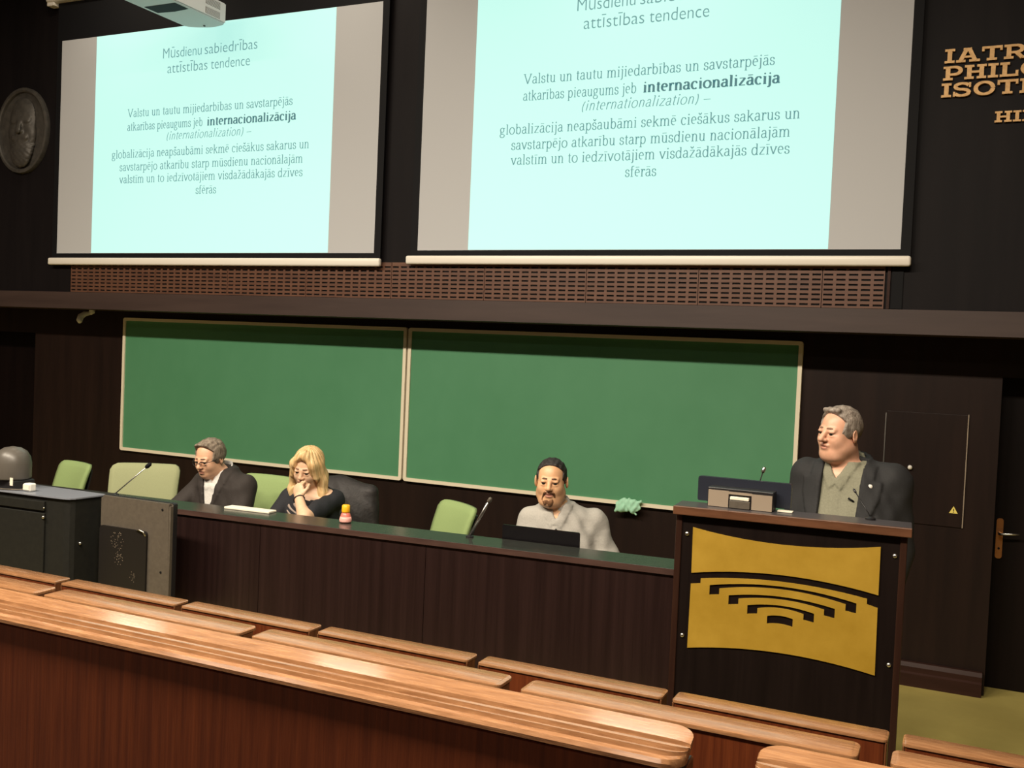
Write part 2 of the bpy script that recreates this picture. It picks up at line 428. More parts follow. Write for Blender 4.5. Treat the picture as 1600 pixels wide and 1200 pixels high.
GL = {
    'i': (0.26, stem(0.13, 0, XH) + [('d', 0.13, 0.62)]),
    'ī': (0.26, stem(0.13, 0, XH) + [S_(0.02, 0.25, 0.60)]),
    'j': (0.25, [[(0.14, XH), (0.14, -0.08)] + arc(0.06, -0.08, 0.08, 0.11, 0, -120, 5), S_(0.05, 0.14, XH - 0.012), ('d', 0.14, 0.62)]),
    'l': (0.26, stem(0.13, 0, 0.68)),
    'n': (0.50, stem(0.12, 0, XH) + [[(0.12, 0.30)] + arc(0.25, 0.31, 0.125, 0.145, 150, 0, 7) + [(0.375, 0)], S_(0.29, 0.46, 0)]),
    'm': (0.76, stem(0.12, 0, XH) + [[(0.12, 0.30)] + arc(0.25, 0.31, 0.125, 0.145, 150, 0, 7) + [(0.375, 0)], S_(0.29, 0.46, 0),
                                     [(0.375, 0.30)] + arc(0.505, 0.31, 0.125, 0.145, 150, 0, 7) + [(0.63, 0)], S_(0.545, 0.715, 0)]),
    'u': (0.50, [[(0.12, XH), (0.12, 0.14)] + arc(0.25, 0.14, 0.13, 0.14, 180, 330, 7) + [(0.375, 0.14)], [(0.375, XH), (0.375, 0)],
                 S_(0.03, 0.12, XH - 0.012), S_(0.29, 0.375, XH - 0.012), S_(0.375, 0.46, 0)]),
    'r': (0.34, stem(0.12, 0, XH) + [[(0.12, 0.30)] + arc(0.25, 0.33, 0.10, 0.12, 160, 50, 5), ('d', 0.30, 0.41)]),
    'a': (0.44, [arc(0.21, 0.33, 0.115, 0.13, 165, 0, 7) + [(0.325, 0.06), (0.36, 0.01), (0.42, 0.03)], [(0.325, 0.27)] + arc(0.19, 0.125, 0.125, 0.125, 75, 300, 9) + [(0.325, 0.09)]]),
    'b': (0.50, [[(0.12, 0.02), (0.12, 0.68)], S_(0.035, 0.12, 0.668), arc(0.26, 0.225, 0.16, 0.235, 150, -150, 12)]),
    'd': (0.50, [[(0.38, 0), (0.38, 0.68)], S_(0.295, 0.38, 0.668), S_(0.38, 0.46, 0), arc(0.23, 0.225, 0.16, 0.235, 30, 330, 12)]),
    'p': (0.50, [[(0.12, -0.21), (0.12, XH)], S_(0.035, 0.205, -0.21), S_(0.035, 0.12, XH - 0.012), arc(0.26, 0.225, 0.16, 0.235, 150, -150, 12)]),
    'g': (0.48, [arc(0.21, 0.31, 0.135, 0.15, 0, 360, 12), [(0.12, 0.18), (0.10, 0.10), (0.16, 0.06), (0.33, 0.04)], arc(0.22, -0.08, 0.17, 0.12, 55, 400, 12), [(0.32, 0.42), (0.43, 0.44)]]),
    'e': (0.43, [[(0.07, 0.25), (0.36, 0.25)] + arc(0.215, 0.24, 0.145, 0.22, 10, 300, 12)]),
    'c': (0.43, [arc(0.23, 0.225, 0.16, 0.235, 45, 315, 12), ('d', 0.345, 0.37)]),
    'o': (0.50, [arc(0.25, 0.225, 0.19, 0.235, 0, 360, 14)]),
    's': (0.37, [arc(0.185, 0.345, 0.115, 0.115, 30, 250, 7) + arc(0.185, 0.115, 0.13, 0.12, 80, -150, 8), [(0.29, 0.42), (0.29, 0.33)], [(0.07, 0.14), (0.07, 0.03)]]),
    't': (0.29, [[(0.14, 0.58), (0.14, 0.09)] + arc(0.20, 0.09, 0.06, 0.09, 180, 310, 5), S_(0.04, 0.26, XH - 0.012)]),
    'v': (0.47, [[(0.06, XH), (0.235, 0.0)], [(0.41, XH), (0.235, 0.0)], S_(0.0, 0.14, XH - 0.012), S_(0.33, 0.47, XH - 0.012)]),
    'z': (0.43, [('s', 0.06, 0.38, XH - 0.015), [(0.36, XH - 0.02), (0.07, 0.02)], ('s', 0.05, 0.38, 0.012)]),
    'k': (0.50, stem(0.12, 0, 0.68) + [[(0.14, 0.22), (0.36, XH - 0.02)], [(0.22, 0.28), (0.42, 0.0)], S_(0.30, 0.44, XH - 0.012), S_(0.36, 0.50, 0)]),
    'f': (0.31, [[(0.13, 0), (0.13, 0.56)] + arc(0.22, 0.57, 0.09, 0.11, 180, 45, 6), S_(0.03, 0.26, XH - 0.012), S_(0.04, 0.23, 0)]),
    'V': (0.68, [[(0.09, 0.66), (0.345, 0.0)], [(0.60, 0.66), (0.345, 0.0)], S_(0.0, 0.2, 0.65), S_(0.5, 0.68, 0.65)]),
    '(': (0.30, [arc(0.33, 0.25, 0.22, 0.42, 125, 235, 8)]),
    ')': (0.30, [arc(-0.03, 0.25, 0.22, 0.42, 55, -55, 8)]),
    '–': (0.50, [('s', 0.02, 0.48, 0.22)]),
    ' ': (0.26, []),
}
for a, b in (('ā', 'a'), ('ē', 'e'), ('ū', 'u')):
    GL[a] = (GL[b][0], GL[b][1] + [S_(0.09, 0.35 if b != 'u' else 0.38, 0.60)])
for a, b in (('š', 's'), ('ž', 'z')):
    GL[a] = (GL[b][0], GL[b][1] + [[(0.10, 0.68), (0.20, 0.57)], [(0.30, 0.68), (0.20, 0.57)]])


def ribbon(bm, pts, thick, thin, put):
    n = len(pts)
    lv, rv = [], []
    for i in range(n):
        a, b = pts[max(i - 1, 0)], pts[min(i + 1, n - 1)]
        tx, ty = b[0] - a[0], b[1] - a[1]
        l = math.hypot(tx, ty) or 1
        tx, ty = tx / l, ty / l
        w = (thin + (thick - thin) * abs(ty)) / 2
        lv.append(bm.verts.new(put(pts[i][0] - ty * w, pts[i][1] + tx * w)))
        rv.append(bm.verts.new(put(pts[i][0] + ty * w, pts[i][1] - tx * w)))
    for i in range(n - 1):
        bm.faces.new((lv[i], lv[i + 1], rv[i + 1], rv[i]))


def serif_line(bm, text, x0, x1, z, y, em=0.098, bold=False, italic=False):
    total = sum(GL[c][0] for c in text)
    sx = (x1 - x0) / total
    thick, thin, sh = (0.135, 0.055, 0.05) if bold else (0.078, 0.036, 0.034)
    if italic:
        thick, thin = 0.06, 0.03
    x = x0
    for c in text:
        adv, strokes = GL[c]
        put = lambda u, v, x=x: (x + (u + (0.23 * v if italic else 0)) * sx, y, z + v * em)
        for s in strokes:
            if s[0] == 's':
                if italic and c in 'inmualrt' and s[3] < 0.5 and c != 't':
                    continue
                _, a, b, v = s
                bm.faces.new([bm.verts.new(put(*q)) for q in ((a, v - sh / 2), (b, v - sh / 2), (b, v + sh / 2), (a, v + sh / 2))])
            elif s[0] == 'd':
                bm.faces.new([bm.verts.new(put(s[1] + 0.05 * math.cos(k * PI / 4), s[2] + 0.05 * math.sin(k * PI / 4))) for k in range(8)])
            else:
                ribbon(bm, s, thick, thin, put)
        x += adv * sx


def plain_text(text, x0, x1, z, y, size):
    cu = bpy.data.curves.new('heading', 'FONT')
    cu.body = text
    cu.size = size
    cu.offset = -0.0012
    o = bpy.data.objects.new('heading', cu)
    COL.objects.link(o)
    bpy.context.view_layer.update()
    me = bpy.data.meshes.new_from_object(o.evaluated_get(bpy.context.evaluated_depsgraph_get()))
    bpy.data.objects.remove(o)
    co = np.empty(len(me.vertices) * 3)
    me.vertices.foreach_get('co', co)
    co = co.reshape(-1, 3)
    u = (co[:, 0] - co[:, 0].min()) / (co[:, 0].max() - co[:, 0].min())
    out = np.stack([x0 + u * (x1 - x0), np.full(len(u), y), z + co[:, 1]], 1)
    me.vertices.foreach_set('co', out.ravel())
    return me


# ------------------------------------------------------------------ projection screens
BODY = [('Valstu un tautu mijiedarbības un savstarpējās', 0.766, 2.418, 1.104),
        None,
        ('(internationalization) –', 1.183, 2.035, 0.902),
        ('globalizācija neapšaubāmi sekmē ciešākus sakarus un', 0.605, 2.582, 0.776),
        ('savstarpējo atkarību starp mūsdienu nacionālajām', 0.695, 2.53, 0.671),
        ('valstīm un to iedzīvotājiem visdažādākajās dzīves', 0.697, 2.532, 0.571),
        ('sfērās', 1.506, 1.716, 0.465)]
SW, SH = 3.1787, 1.788


def projection_screen(x0, zb, label):
    t = thing('projection_screen', (x0 + SW / 2, -0.45, zb - 0.1), label, 'projection screen', 'pull-down projection screens')
    y = -0.45
    obj('fabric', box(B(), x0, x0 + SW, y, y + 0.002, zb, zb + SH), M['fabric'], t)
    bm = B()
    e = 0.055
    xz_prism(bm, [(x0 - e, zb - 0.04), (x0 + SW + e, zb - 0.04), (x0 + SW + e, zb + SH + 0.33), (x0 - e, zb + SH + 0.33)], y + 0.0005, y + 0.003,
             [[(x0, zb), (x0 + SW, zb), (x0 + SW, zb + SH), (x0, zb + SH)]])
    obj('black_border', bm, M['black'], t)
    bm = B()
    box(bm, x0 - 0.085, x0 + SW + 0.06, y - 0.022, y + 0.02, zb - 0.098, zb - 0.038, 0.014, 3)
    obj('bottom_bar', bm, M['bar'], t, auto=True)
    bm = B()
    box(bm, x0 - 0.15, x0 + SW + 0.15, y - 0.06, y + 0.045, 4.70, 4.83, 0.02, 3)
    c = obj('casing', bm, M['bar'], t, auto=True)
    bm = B()
    box(bm, x0 - 0.145, x0 - 0.06, y - 0.045, y + 0.03, 4.672, 4.71, 0.008)
    obj('end_bracket', bm, M['bar'], c)
    sl = obj('projected_slide', box(B(), x0 + 0.401, x0 + 2.780, y - 0.0015, y - 0.0004, zb + 0.003, zb + SH - 0.001), M['slide'], t)
    yt = y - 0.003
    for s, a, b, z in (('Mūsdienu', 1.13, 1.524, 1.548), ('sabiedrības', 1.556, 2.07, 1.548), ('attīstības', 1.18, 1.588, 1.428), ('tendence', 1.622, 2.003, 1.428)):
        link_mesh('heading_text', plain_text(s, x0 + a, x0 + b, zb + z, yt, 0.118), M['ink'], sl)
    for l in BODY + [('atkarības pieaugums jeb', 0.767, 1.560, 0.994)]:
        if l:
            k = (l[2] - l[1]) / sum(GL[c][0] for c in l[0])
            x = x0 + l[1]
            for w in l[0].split(' '):
                adv = k * sum(GL[c][0] for c in w)
                bm = B()
                serif_line(bm, w, x, x + adv, zb + l[3], yt, italic=l[0][0] == '(')
                obj('body_text', bm, M['ink'], sl)
                x += adv + k * GL[' '][0]
    bm = B()
    serif_line(bm, 'internacionalizācija', x0 + 1.60, x0 + 2.454, zb + 0.994, yt, bold=True)
    obj('bold_text', bm, M['ink_bold'], sl)
    return t


projection_screen(-6.0919, 2.5932, 'left projection screen with a bright cyan slide, above the left chalkboard')
projection_screen(-2.5529, 2.611, 'right projection screen with a bright cyan slide, nearest the gold wall letters')

# ------------------------------------------------------------------ grille panels under the screens
edges = [-5.96, -5.76, -5.015, -4.27, -3.525, -2.78, -2.035, -1.29, -0.545, 0.20, 0.55]
words = ['narrow end panel at the far left', 'first full panel from the left', 'second full panel from the left', 'third full panel from the left',
         'fourth full panel from the left', 'fifth full panel from the left', 'sixth full panel from the left', 'seventh full panel from the left',
         'eighth full panel from the left', 'short panel at the right end']
for i, w in enumerate(words):
    xa, xb = edges[i], edges[i + 1]
    t = thing('grille_panel', ((xa + xb) / 2, -0.40, 2.272), 'brown slotted wooden grille below the screens, ' + w, 'grille', 'slotted grille panels below the screens')
    obj('backing', box(B(), xa + 0.002, xb - 0.002, -0.405, -0.4005, 2.272, 2.53), M['black'], t)
    bm = B()
    rows, pitch = 8, 0.0295
    n = max(2, round((xb - xa) / 0.0675))
    px = (xb - xa) / n
    zs = [2.284 + k * pitch for k in range(rows)]
    lo = 2.272
    for z in zs:
        box(bm, xa + 0.002, xb - 0.002, -0.414, -0.405, lo, z)
        lo = z + 0.0115
        for k in range(n + 1):
            c = xa + k * px
            box(bm, max(xa + 0.002, c - 0.009), min(xb - 0.002, c + 0.009), -0.4138, -0.4052, z - 0.0003, lo + 0.0003)
    box(bm, xa + 0.002, xb - 0.002, -0.414, -0.405, lo, 2.53)
    obj('slotted_board', bm, M['grille'], t)
bm = B()
box(bm, 0.562, 0.578, -0.414, -0.4, 2.272, 2.53)
tag(obj('wooden_batten', bm, M['base']), 'thin brown upright batten closing the right end of the grille', 'batten')
bm = B()
box(bm, 0.585, 0.648, -0.408, -0.4, 2.272, 2.52, 0.002)  # solid black strip in place of a recess, its shade given as colour
tag(obj('slot_shade_strip', bm, M['black']), 'black upright strip standing in for a dark recess right of the brown grille', 'strip')

# ------------------------------------------------------------------ gold wall letters
def slab_letter(ch):
    """strokes of a wide slab-serif capital in a unit box: (width, boxes, ribbons)"""
    T, H = 0.30, 0.17
    if ch == 'I': return 0.66, [(0.18, 0.48, 0, 1), (0, 0.66, 0, H), (0, 0.66, 1 - H, 1)], []
    if ch == 'T': return 1.32, [(0.51, 0.81, 0, 1), (0.33, 0.99, 0, H), (0, 1.32, 1 - H, 1), (0, 0.16, 0.66, 1), (1.16, 1.32, 0.66, 1)], []
    if ch == 'L': return 1.18, [(0.16, 0.46, 0, 1), (0, 0.62, 1 - H, 1), (0, 1.18, 0, H), (1.0, 1.18, 0, 0.42)], []
    if ch == 'H': return 1.42, [(0.16, 0.46, 0, 1), (0.96, 1.26, 0, 1), (0, 0.62, 0, H), (0, 0.62, 1 - H, 1), (0.8, 1.42, 0, H), (0.8, 1.42, 1 - H, 1), (0.4, 1.0, 0.42, 0.58)], []
    if ch == 'K': return 1.46, [(0.16, 0.46, 0, 1), (0, 0.62, 0, H), (0, 0.62, 1 - H, 1), (0.86, 1.4, 1 - H, 1), (0.9, 1.46, 0, H)], [[(0.42, 0.42), (1.12, 0.94)], [(0.68, 0.55), (1.16, 0.06)]]
    if ch == 'E': return 1.2, [(0.16, 0.46, 0, 1), (0, 1.2, 0, H), (0, 1.2, 1 - H, 1), (0.4, 0.85, 0.42, 0.58), (1.04, 1.2, 0, 0.36), (1.04, 1.2, 0.64, 1)], []
    if ch == 'P': return 1.3, [(0.16, 0.46, 0, 1), (0, 0.64, 0, H), (0, 0.5, 1 - H, 1)], [[(0.4, 0.92)] + arc(0.72, 0.66, 0.42, 0.26, 90, -90, 12) + [(0.4, 0.40)]]
    if ch == 'R': return 1.42, [(0.16, 0.46, 0, 1), (0, 0.62, 0, H), (0, 0.5, 1 - H, 1), (1.1, 1.42, 0, H)], [[(0.4, 0.92)] + arc(0.75, 0.68, 0.40, 0.24, 90, -90, 12) + [(0.4, 0.44)], [(0.75, 0.46), (1.15, 0.06)]]
    if ch == 'A': return 1.56, [(0, 0.62, 0, H), (0.86, 1.56, 0, H), (0.45, 1.0, 1 - H, 1), (0.5, 1.0, 0.3, 0.44)], [[(0.26, 0.05), (0.68, 0.95)], [(1.26, 0.05), (0.82, 0.95)]]
    if ch == 'S': return 1.22, [(0.02, 0.16, 0.02, 0.36), (1.04, 1.18, 0.64, 0.98)], [arc(0.6, 0.715, 0.44, 0.21, 20, 255, 10) + arc(0.6, 0.285, 0.46, 0.22, 75, -160, 10)]
    return 1.46, [], [arc(0.73, 0.5, 0.56, 0.42, 0, 360, 24)]  # O


def letter_bm(ch, x, z, h, y0, y1):
    w, boxes, rib = slab_letter(ch)
    bm = B()
    for i, (a, b, c, d) in enumerate(boxes):
        box(bm, x + a * h, x + b * h, y0 - i * 0.00025, y1, z + c * h, z + d * h)
    for i, r in enumerate(rib):
        fr = B()
        ribbon(fr, r, 0.29, 0.16, lambda u, v: (x + u * h, y0 - 0.0021 - i * 0.0003, z + v * h))
        ex = bmesh.ops.extrude_face_region(fr, geom=fr.faces[:])
        bmesh.ops.translate(fr, vec=(0, y1 - y0 + 0.0021, 0), verts=[v for v in ex['geom'] if isinstance(v, bmesh.types.BMVert)])
        bmesh.ops.recalc_face_normals(fr, faces=fr.faces[:])
        me = bpy.data.meshes.new('tmp')
        fr.to_mesh(me)
        fr.free()
        bm.from_mesh(me)
        bpy.data.meshes.remove(me)
    return bm, w * h


ins = thing('wall_inscription', (1.4, -0.40, 3.31), 'raised gold slab-serif letters reading IATROS PHILOSOPHOS ISOTHEOS on the upper right wall', 'lettering')
for word, x, z, h in (('IATROS', 0.800, 3.656, 0.078), ('PHILOSOPHOS', 0.797, 3.560, 0.078), ('ISOTHEOS', 0.792, 3.466, 0.078), ('HIPPOKRATES', 1.072, 3.312, 0.060)):
    for ch in word:
        bm, w = letter_bm(ch, x, z, h, -0.418, -0.4)
        obj('letter', bm, M['letter'], ins)
        x += w + h * 0.10

# ------------------------------------------------------------------ chalkboards
def chalkboard(x0, x1, z0, z1, label):
    t = thing('chalkboard', ((x0 + x1) / 2, 0, z0), label, 'chalkboard', 'green chalkboards')
    obj('writing_surface', box(B(), x0 + 0.02, x1 - 0.02, -0.022, -0.004, z0 + 0.02, z1 - 0.02), M['board'], t)
    bm = B()
    w = 0.026
    bm = xz_prism(B(), rrect(x0, x1, z0, z1, 0.02), -0.034, -0.003, [rrect(x0 + w, x1 - w, z0 + w, z1 - w, 0.006)])
    obj('frame', bm, M['cream'], t)
    return t


chalkboard(-5.742, -2.862, 0.912, 2.075, 'left green chalkboard, behind the man in glasses and the blonde woman')
chalkboard(-2.846, 0.052, 0.912, 2.075, 'right green chalkboard, behind the bearded man')

# ------------------------------------------------------------------ the long counter (turned a few degrees to the wall)
def rot_about(cx, cy, a):
    return Matrix.Translation((cx, cy, 0)) @ Matrix.Rotation(a, 4, 'Z') @ Matrix.Translation((-cx, -cy, 0))


CT = rot_about(-2.8, -2.397, math.atan(0.058))
ct = thing('panel_desk', (-2.2, -2.25, 0), 'long dark wooden panel desk with a green-black top, in front of the seated people', 'desk')


def cbox(name, m, x0, x1, y0, y1, z0, z1, parent=ct, bev=0.0):
    bm = box(B(), x0, x1, y0, y1, z0, z1, bev)
    bmesh.ops.transform(bm, matrix=CT, verts=bm.verts[:])
    return obj(name, bm, m, parent)


CY = -2.397
cbox('top', M['counter_top'], -5.2, -0.115, CY + 0.004, CY + 0.225, 0.972, 1.0, bev=0.002)
cbox('edge_band', M['counter_edge'], -5.2, -0.115, CY, CY + 0.004, 0.972, 0.999)
for k, (a, b) in enumerate(((-5.2, -3.3), (-3.297, -2.32), (-2.317, -1.35), (-1.347, -0.115))):
    cbox('front_panel', M['counter_panel'], a, b, CY + 0.012, CY + 0.034, 0.0, 0.972)
cbox('end_panel', M['counter_panel'], -0.14, -0.118, CY + 0.034, CY + 0.40, 0.0, 0.972 - 0.24)
cbox('end_panel', M['counter_panel'], -5.2, -5.18, CY + 0.034, CY + 0.40, 0.0, 0.972 - 0.24)
cbox('back_rail', M['counter_panel'], -5.2, -0.115, CY + 0.19, CY + 0.21, 0.78, 0.972)
cbox('lower_worktop', M['counter_top'], -5.2, -0.115, CY + 0.034, CY + 0.47, 0.755, 0.78)

# ------------------------------------------------------------------ lectern
LT = rot_about(0.40, -2.49, math.atan(0.06))
lc = thing('lectern', (0.40, -2.3, 0), 'tall dark wooden lectern with gold emblem plates, in front of the speaker', 'lectern')


def lput(name, bm, m, parent=lc, **k):
    bmesh.ops.transform(bm, matrix=LT, verts=bm.verts[:])
    return obj(name, bm, m, parent, **k)


lput('front_panel', box(B(), -0.022, 0.822, -2.488, -2.468, 0.02, 1.295), M['lectern'])
lput('side_panel', box(B(), -0.048, -0.022, -2.494, -2.20, 0.0, 1.295, 0.003), M['lectern_side'])
lput('side_panel', box(B(), 0.822, 0.848, -2.494, -2.20, 0.0, 1.295, 0.003), M['lectern_side'])
top = lput('top', box(B(), -0.058, 0.862, -2.505, -2.345, 1.302, 1.33, 0.003), M['lectern_top'])
lput('top_edge', box(B(), -0.058, 0.862, -2.517, -2.505, 1.295, 1.331, 0.003), M['lectern_edge'])
lput('inner_shelf', box(B(), -0.022, 0.822, -2.468, -2.22, 1.13, 1.15), M['lectern'])
cx = 0.39


def bow(x0, x1, zc, ze, n=14):
    """curve from x0 to x1, height zc in the middle and ze at the ends"""
    out = []
    for i in range(n + 1):
        x = x0 + (x1 - x0) * i / n
        q = (x - cx) / max(abs(x0 - cx), abs(x1 - cx))
        out.append((x, zc + (ze - zc) * q * q))
    return out


up_poly = bow(0.024, 0.753, 1.212, 1.245) + bow(0.754, 0.026, 1.090, 1.056)
lput('upper_plate', xz_prism(B(), up_poly, -2.4935, -2.4885), M['brass'])
lo_poly = [(0.026, 1.010), (0.066, 1.016), (0.066, 1.036)] + bow(0.067, 0.713, 1.063, 1.037) + [(0.714, 1.036), (0.714, 1.016), (0.754, 1.006)] + bow(0.757, 0.024, 0.776, 0.742)
holes = []
for hw, zc, ze, th, foot in ((0.286, 1.044, 1.014, 0.012, 0.040), (0.207, 1.003, 0.982, 0.012, 0.038), (0.130, 0.967, 0.952, 0.011, 0.036)):
    o_ = bow(cx - hw, cx + hw, zc, ze)
    i_ = bow(cx + hw - 0.04, cx - hw + 0.04, zc - th, ze - th + 0.003)
    holes.append(o_ + [(cx + hw, ze - foot), (cx + hw - 0.04, ze - foot + 0.006)] + i_ + [(cx - hw + 0.04, ze - foot + 0.006), (cx - hw, ze - foot)])
holes.append(bow(cx - 0.05, cx + 0.05, 0.926, 0.919) + bow(cx + 0.05, cx - 0.05, 0.893, 0.887))
lput('lower_plate', xz_prism(B(), lo_poly, -2.4935, -2.4885, holes), M['brass'])
for x, z in ((0.0, 1.215), (0.806, 1.215), (0.0, 0.79), (0.806, 0.79)):
    bm = B()
    lathe(bm, [(0.0095, 0), (0.0095, 0.002), (0.006, 0.006), (0.001, 0.007)], (0, 0, 0), 12)
    bmesh.ops.transform(bm, matrix=Matrix.Translation((x, -2.488, z)) @ Matrix.Rotation(PI / 2, 4, 'X'), verts=bm.verts[:])
    lput('screw', bm, M['steel'], smooth=True)

# things on the lectern
mo = thing('computer_monitor', (0.19, -2.34, 1.33), 'low black computer monitor seen from behind on the lectern', 'monitor')
bm = xz_prism(B(), rrect(0.0, 0.388, 1.338, 1.442, 0.008), -2.365, -2.335)
obj('case', bm, M['screen_back'], mo, auto=True)
obj('foot', box(B(), 0.12, 0.27, -2.375, -2.33, 1.331, 1.339, 0.003), M['dark_plastic'], mo)
obj('display_panel', box(B(), 0.008, 0.380, -2.3345, -2.333, 1.346, 1.434), M['glassdark'], mo)
eb = thing('equipment_box', (0.2, -2.42, 1.33), 'low beige-fronted box with a recess, against the back of the lectern monitor', 'box')
bm = B()
box(bm, 0.066, 0.150, -2.450, -2.445, 1.332, 1.400)
box(bm, 0.245, 0.328, -2.450, -2.445, 1.332, 1.396)
box(bm, 0.150, 0.245, -2.450, -2.445, 1.388, 1.398)
obj('face', bm, M['beige'], eb)
obj('shell', box(B(), 0.062, 0.332, -2.4448, -2.376, 1.331, 1.410, 0.003), M['dark_plastic'], eb)
obj('tray', box(B(), 0.155, 0.240, -2.456, -2.4455, 1.332, 1.364, 0.002), M['display'], eb)
obj('paper_slip', box(B(), 0.158, 0.236, -2.459, -2.4455, 1.366, 1.380, 0.003), M['paper'], eb)
tag(obj('folded_paper', box(B(), 0.345, 0.405, -2.42, -2.385, 1.3315, 1.337, 0.001), M['paper']), 'small white folded paper at the right end of the lectern monitor', 'paper')


def mic(name, foot, head, label, rod, m_rod, headm, hr, hl):
    t = thing(name, foot, label, 'microphone')
    f, h = Vector(foot), Vector(head)
    obj('base', lathe(B(), [(0.02, 0), (0.02, 0.006), (0.008, 0.012)], foot, 16), M['dark_plastic'], t, auto=True)
    d = (h - f)
    mid = f + d * 0.45 + Vector((0, 0, 0.006))
    obj('stem', tube(B(), [f + Vector((0, 0, 0.01)), mid, h], rod, 8), m_rod, t, True)
    d = (h - mid).normalized()
    obj('capsule', tube(B(), [h - d * hl * 0.4, h - d * hl * 0.2, h + d * hl * 0.4, h + d * hl * 0.6], [hr * 0.7, hr, hr, hr * 0.6], 12), headm, t, True)
    return t


def on_counter(x, off, z=1.0):
    v = CT @ Vector((x, CY + off, z))
    return (v.x, v.y, v.z)


mic('gooseneck_microphone', on_counter(-3.44, 0.17), (-3.27, -2.20, 1.180), 'thin gooseneck microphone before the widest green chair, far left of the desk', 0.0035, M['steel'], M['black'], 0.012, 0.04)
mic('gooseneck_microphone', on_counter(-1.185, 0.17), (-1.085, -2.16, 1.198), 'thick silver desk microphone between the tilted green chair and the bearded man', 0.0075, M['steel'], M['display'], 0.010, 0.03)
mic('gooseneck_microphone', (0.17, -2.27, 1.151), (0.243, -2.21, 1.472), 'slim gooseneck microphone rising behind the lectern monitor', 0.0025, M['dark_plastic'], M['steel'], 0.008, 0.026)
mic('gooseneck_microphone', (0.700, -2.36, 1.331), (0.630, -2.30, 1.430), 'thin gooseneck microphone in front of the speaker\'s dark jacket', 0.0022, M['dark_plastic'], M['dark_plastic'], 0.005, 0.02)

wa = thing('plug_adapter', (-0.056, -2.32, 1.035), 'small white and grey plug adapter on the left side of the lectern, above the desk', 'adapter')
obj('plug', box(B(), -0.063, -0.0495, -2.330, -2.312, 1.035, 1.088, 0.003), M['white'], wa)
obj('socket', box(B(), -0.070, -0.0495, -2.335, -2.305, 1.092, 1.140, 0.004), M['display'], wa)

# laptop on the counter
lp = thing('laptop', on_counter(-0.80, 0.36, 0.78), 'open black laptop on the panel desk in front of the bearded man', 'laptop')
TL = CT
bm = box(B(), -1.04, -0.635, CY + 0.268, CY + 0.46, 0.781, 0.797, 0.003)
bmesh.ops.transform(bm, matrix=TL, verts=bm.verts[:])
obj('keyboard_base', bm, M['dark_plastic'], lp)
bm = B()
xz_prism(bm, rrect(-1.040, -0.635, 0.0, 0.283, 0.008), -0.004, 0.004)
tilt = Matrix.Translation((0, CY + 0.264, 0.787)) @ Matrix.Rotation(rad(4), 4, 'X')
bmesh.ops.transform(bm, matrix=TL @ tilt, verts=bm.verts[:])
obj('lid', bm, mat('laptop_black', (0.008, 0.007, 0.008), 0.22), lp)

# bottle
bp = on_counter(-1.897, 0.165)
bo = thing('drink_bottle', bp, 'small pink bottle with a yellow cap on the desk beside the woman', 'bottle')
obj('body', lathe(B(), [(0.026, 0.001), (0.031, 0.008), (0.031, 0.022), (0.024, 0.045), (0.017, 0.058)], bp, 20), M['pink'], bo, True)
obj('label', lathe(B(), [(0.0315, 0.004), (0.0322, 0.01), (0.0322, 0.02), (0.029, 0.032)], bp, 20), mat('bottle_label', (0.86, 0.42, 0.36), 0.5), bo, True)
obj('cap', lathe(B(), [(0.021, 0.054), (0.022, 0.06), (0.021, 0.09), (0.017, 0.094)], bp, 20), M['yellow'], bo, True)

# binder at the back of the counter
bm = box(B(), -2.66, -2.365, CY + 0.15, CY + 0.222, 1.0005, 1.012, 0.003)
bmesh.ops.transform(bm, matrix=CT, verts=bm.verts[:])
tag(obj('paper_stack', bm, M['paper']), 'thin cream stack of paper on the desk between the man in glasses and the woman', 'paper')

# ------------------------------------------------------------------ console, display and camera at the left
co = thing('equipment_console', (-3.7, -2.62, 0), 'charcoal equipment console with a grey-blue top at the left end of the desk', 'console')
poly = [(-4.5, -2.525), (-4.5, -2.80)] + [(-3.34 + 0.06 * math.sin(rad(a)), -2.735 + 0.06 - 0.06 * math.cos(rad(a)) - 0.0) for a in range(0, 91, 15)] + [(-3.262, -2.525)]
poly = [(-4.5, -2.50), (-4.5, -2.80), (-3.40, -2.745), (-3.33, -2.737), (-3.295, -2.725), (-3.28, -2.70), (-3.258, -2.50)]
prism(bm := B(), poly, lambda u, v: (u, v, 1.043), lambda u, v: (u, v, 1.05))
obj('top', bm, M['console_top'], co)
pin = [(-4.48, -2.505), (-4.48, -2.785), (-3.41, -2.732), (-3.335, -2.724), (-3.305, -2.712), (-3.292, -2.69), (-3.272, -2.505)]
prism(bm := B(), pin, lambda u, v: (u, v, 0.0), lambda u, v: (u, v, 1.043))
obj('cabinet', bm, M['console'], co)
LCON = Matrix.Rotation(math.atan(0.05), 4, 'Z')
bm = box(B(), -0.55, 0.16, -0.006, 0.006, 0.2, 0.955, 0.003)
bmesh.ops.transform(bm, matrix=Matrix.Translation((-3.62, -2.748, 0)) @ LCON, verts=bm.verts[:])
dr = obj('door', bm, M['console'], co)
bm = box(B(), -0.55, 0.16, -0.008, 0.006, 0.968, 1.018, 0.003)
bmesh.ops.transform(bm, matrix=Matrix.Translation((-3.62, -2.748, 0)) @ LCON, verts=bm.verts[:])
obj('drawer', bm, M['console'], co)
for x, y, z in ((-3.46, -2.742, 0.985), (-3.46, -2.745, 0.935)):
    bm = B()
    bmesh.ops.create_uvsphere(bm, u_segments=10, v_segments=8, radius=0.009 if z < 0.95 else 0.005, matrix=Matrix.Translation((x, y - 0.005, z)))
    obj('lock', bm, M['steel'], co, True)
bm = B()
bmesh.ops.create_uvsphere(bm, u_segments=10, v_segments=8, radius=0.009, matrix=Matrix.Translation((-3.283, -2.66, 0.80)))
obj('screw', bm, M['steel'], co, True)

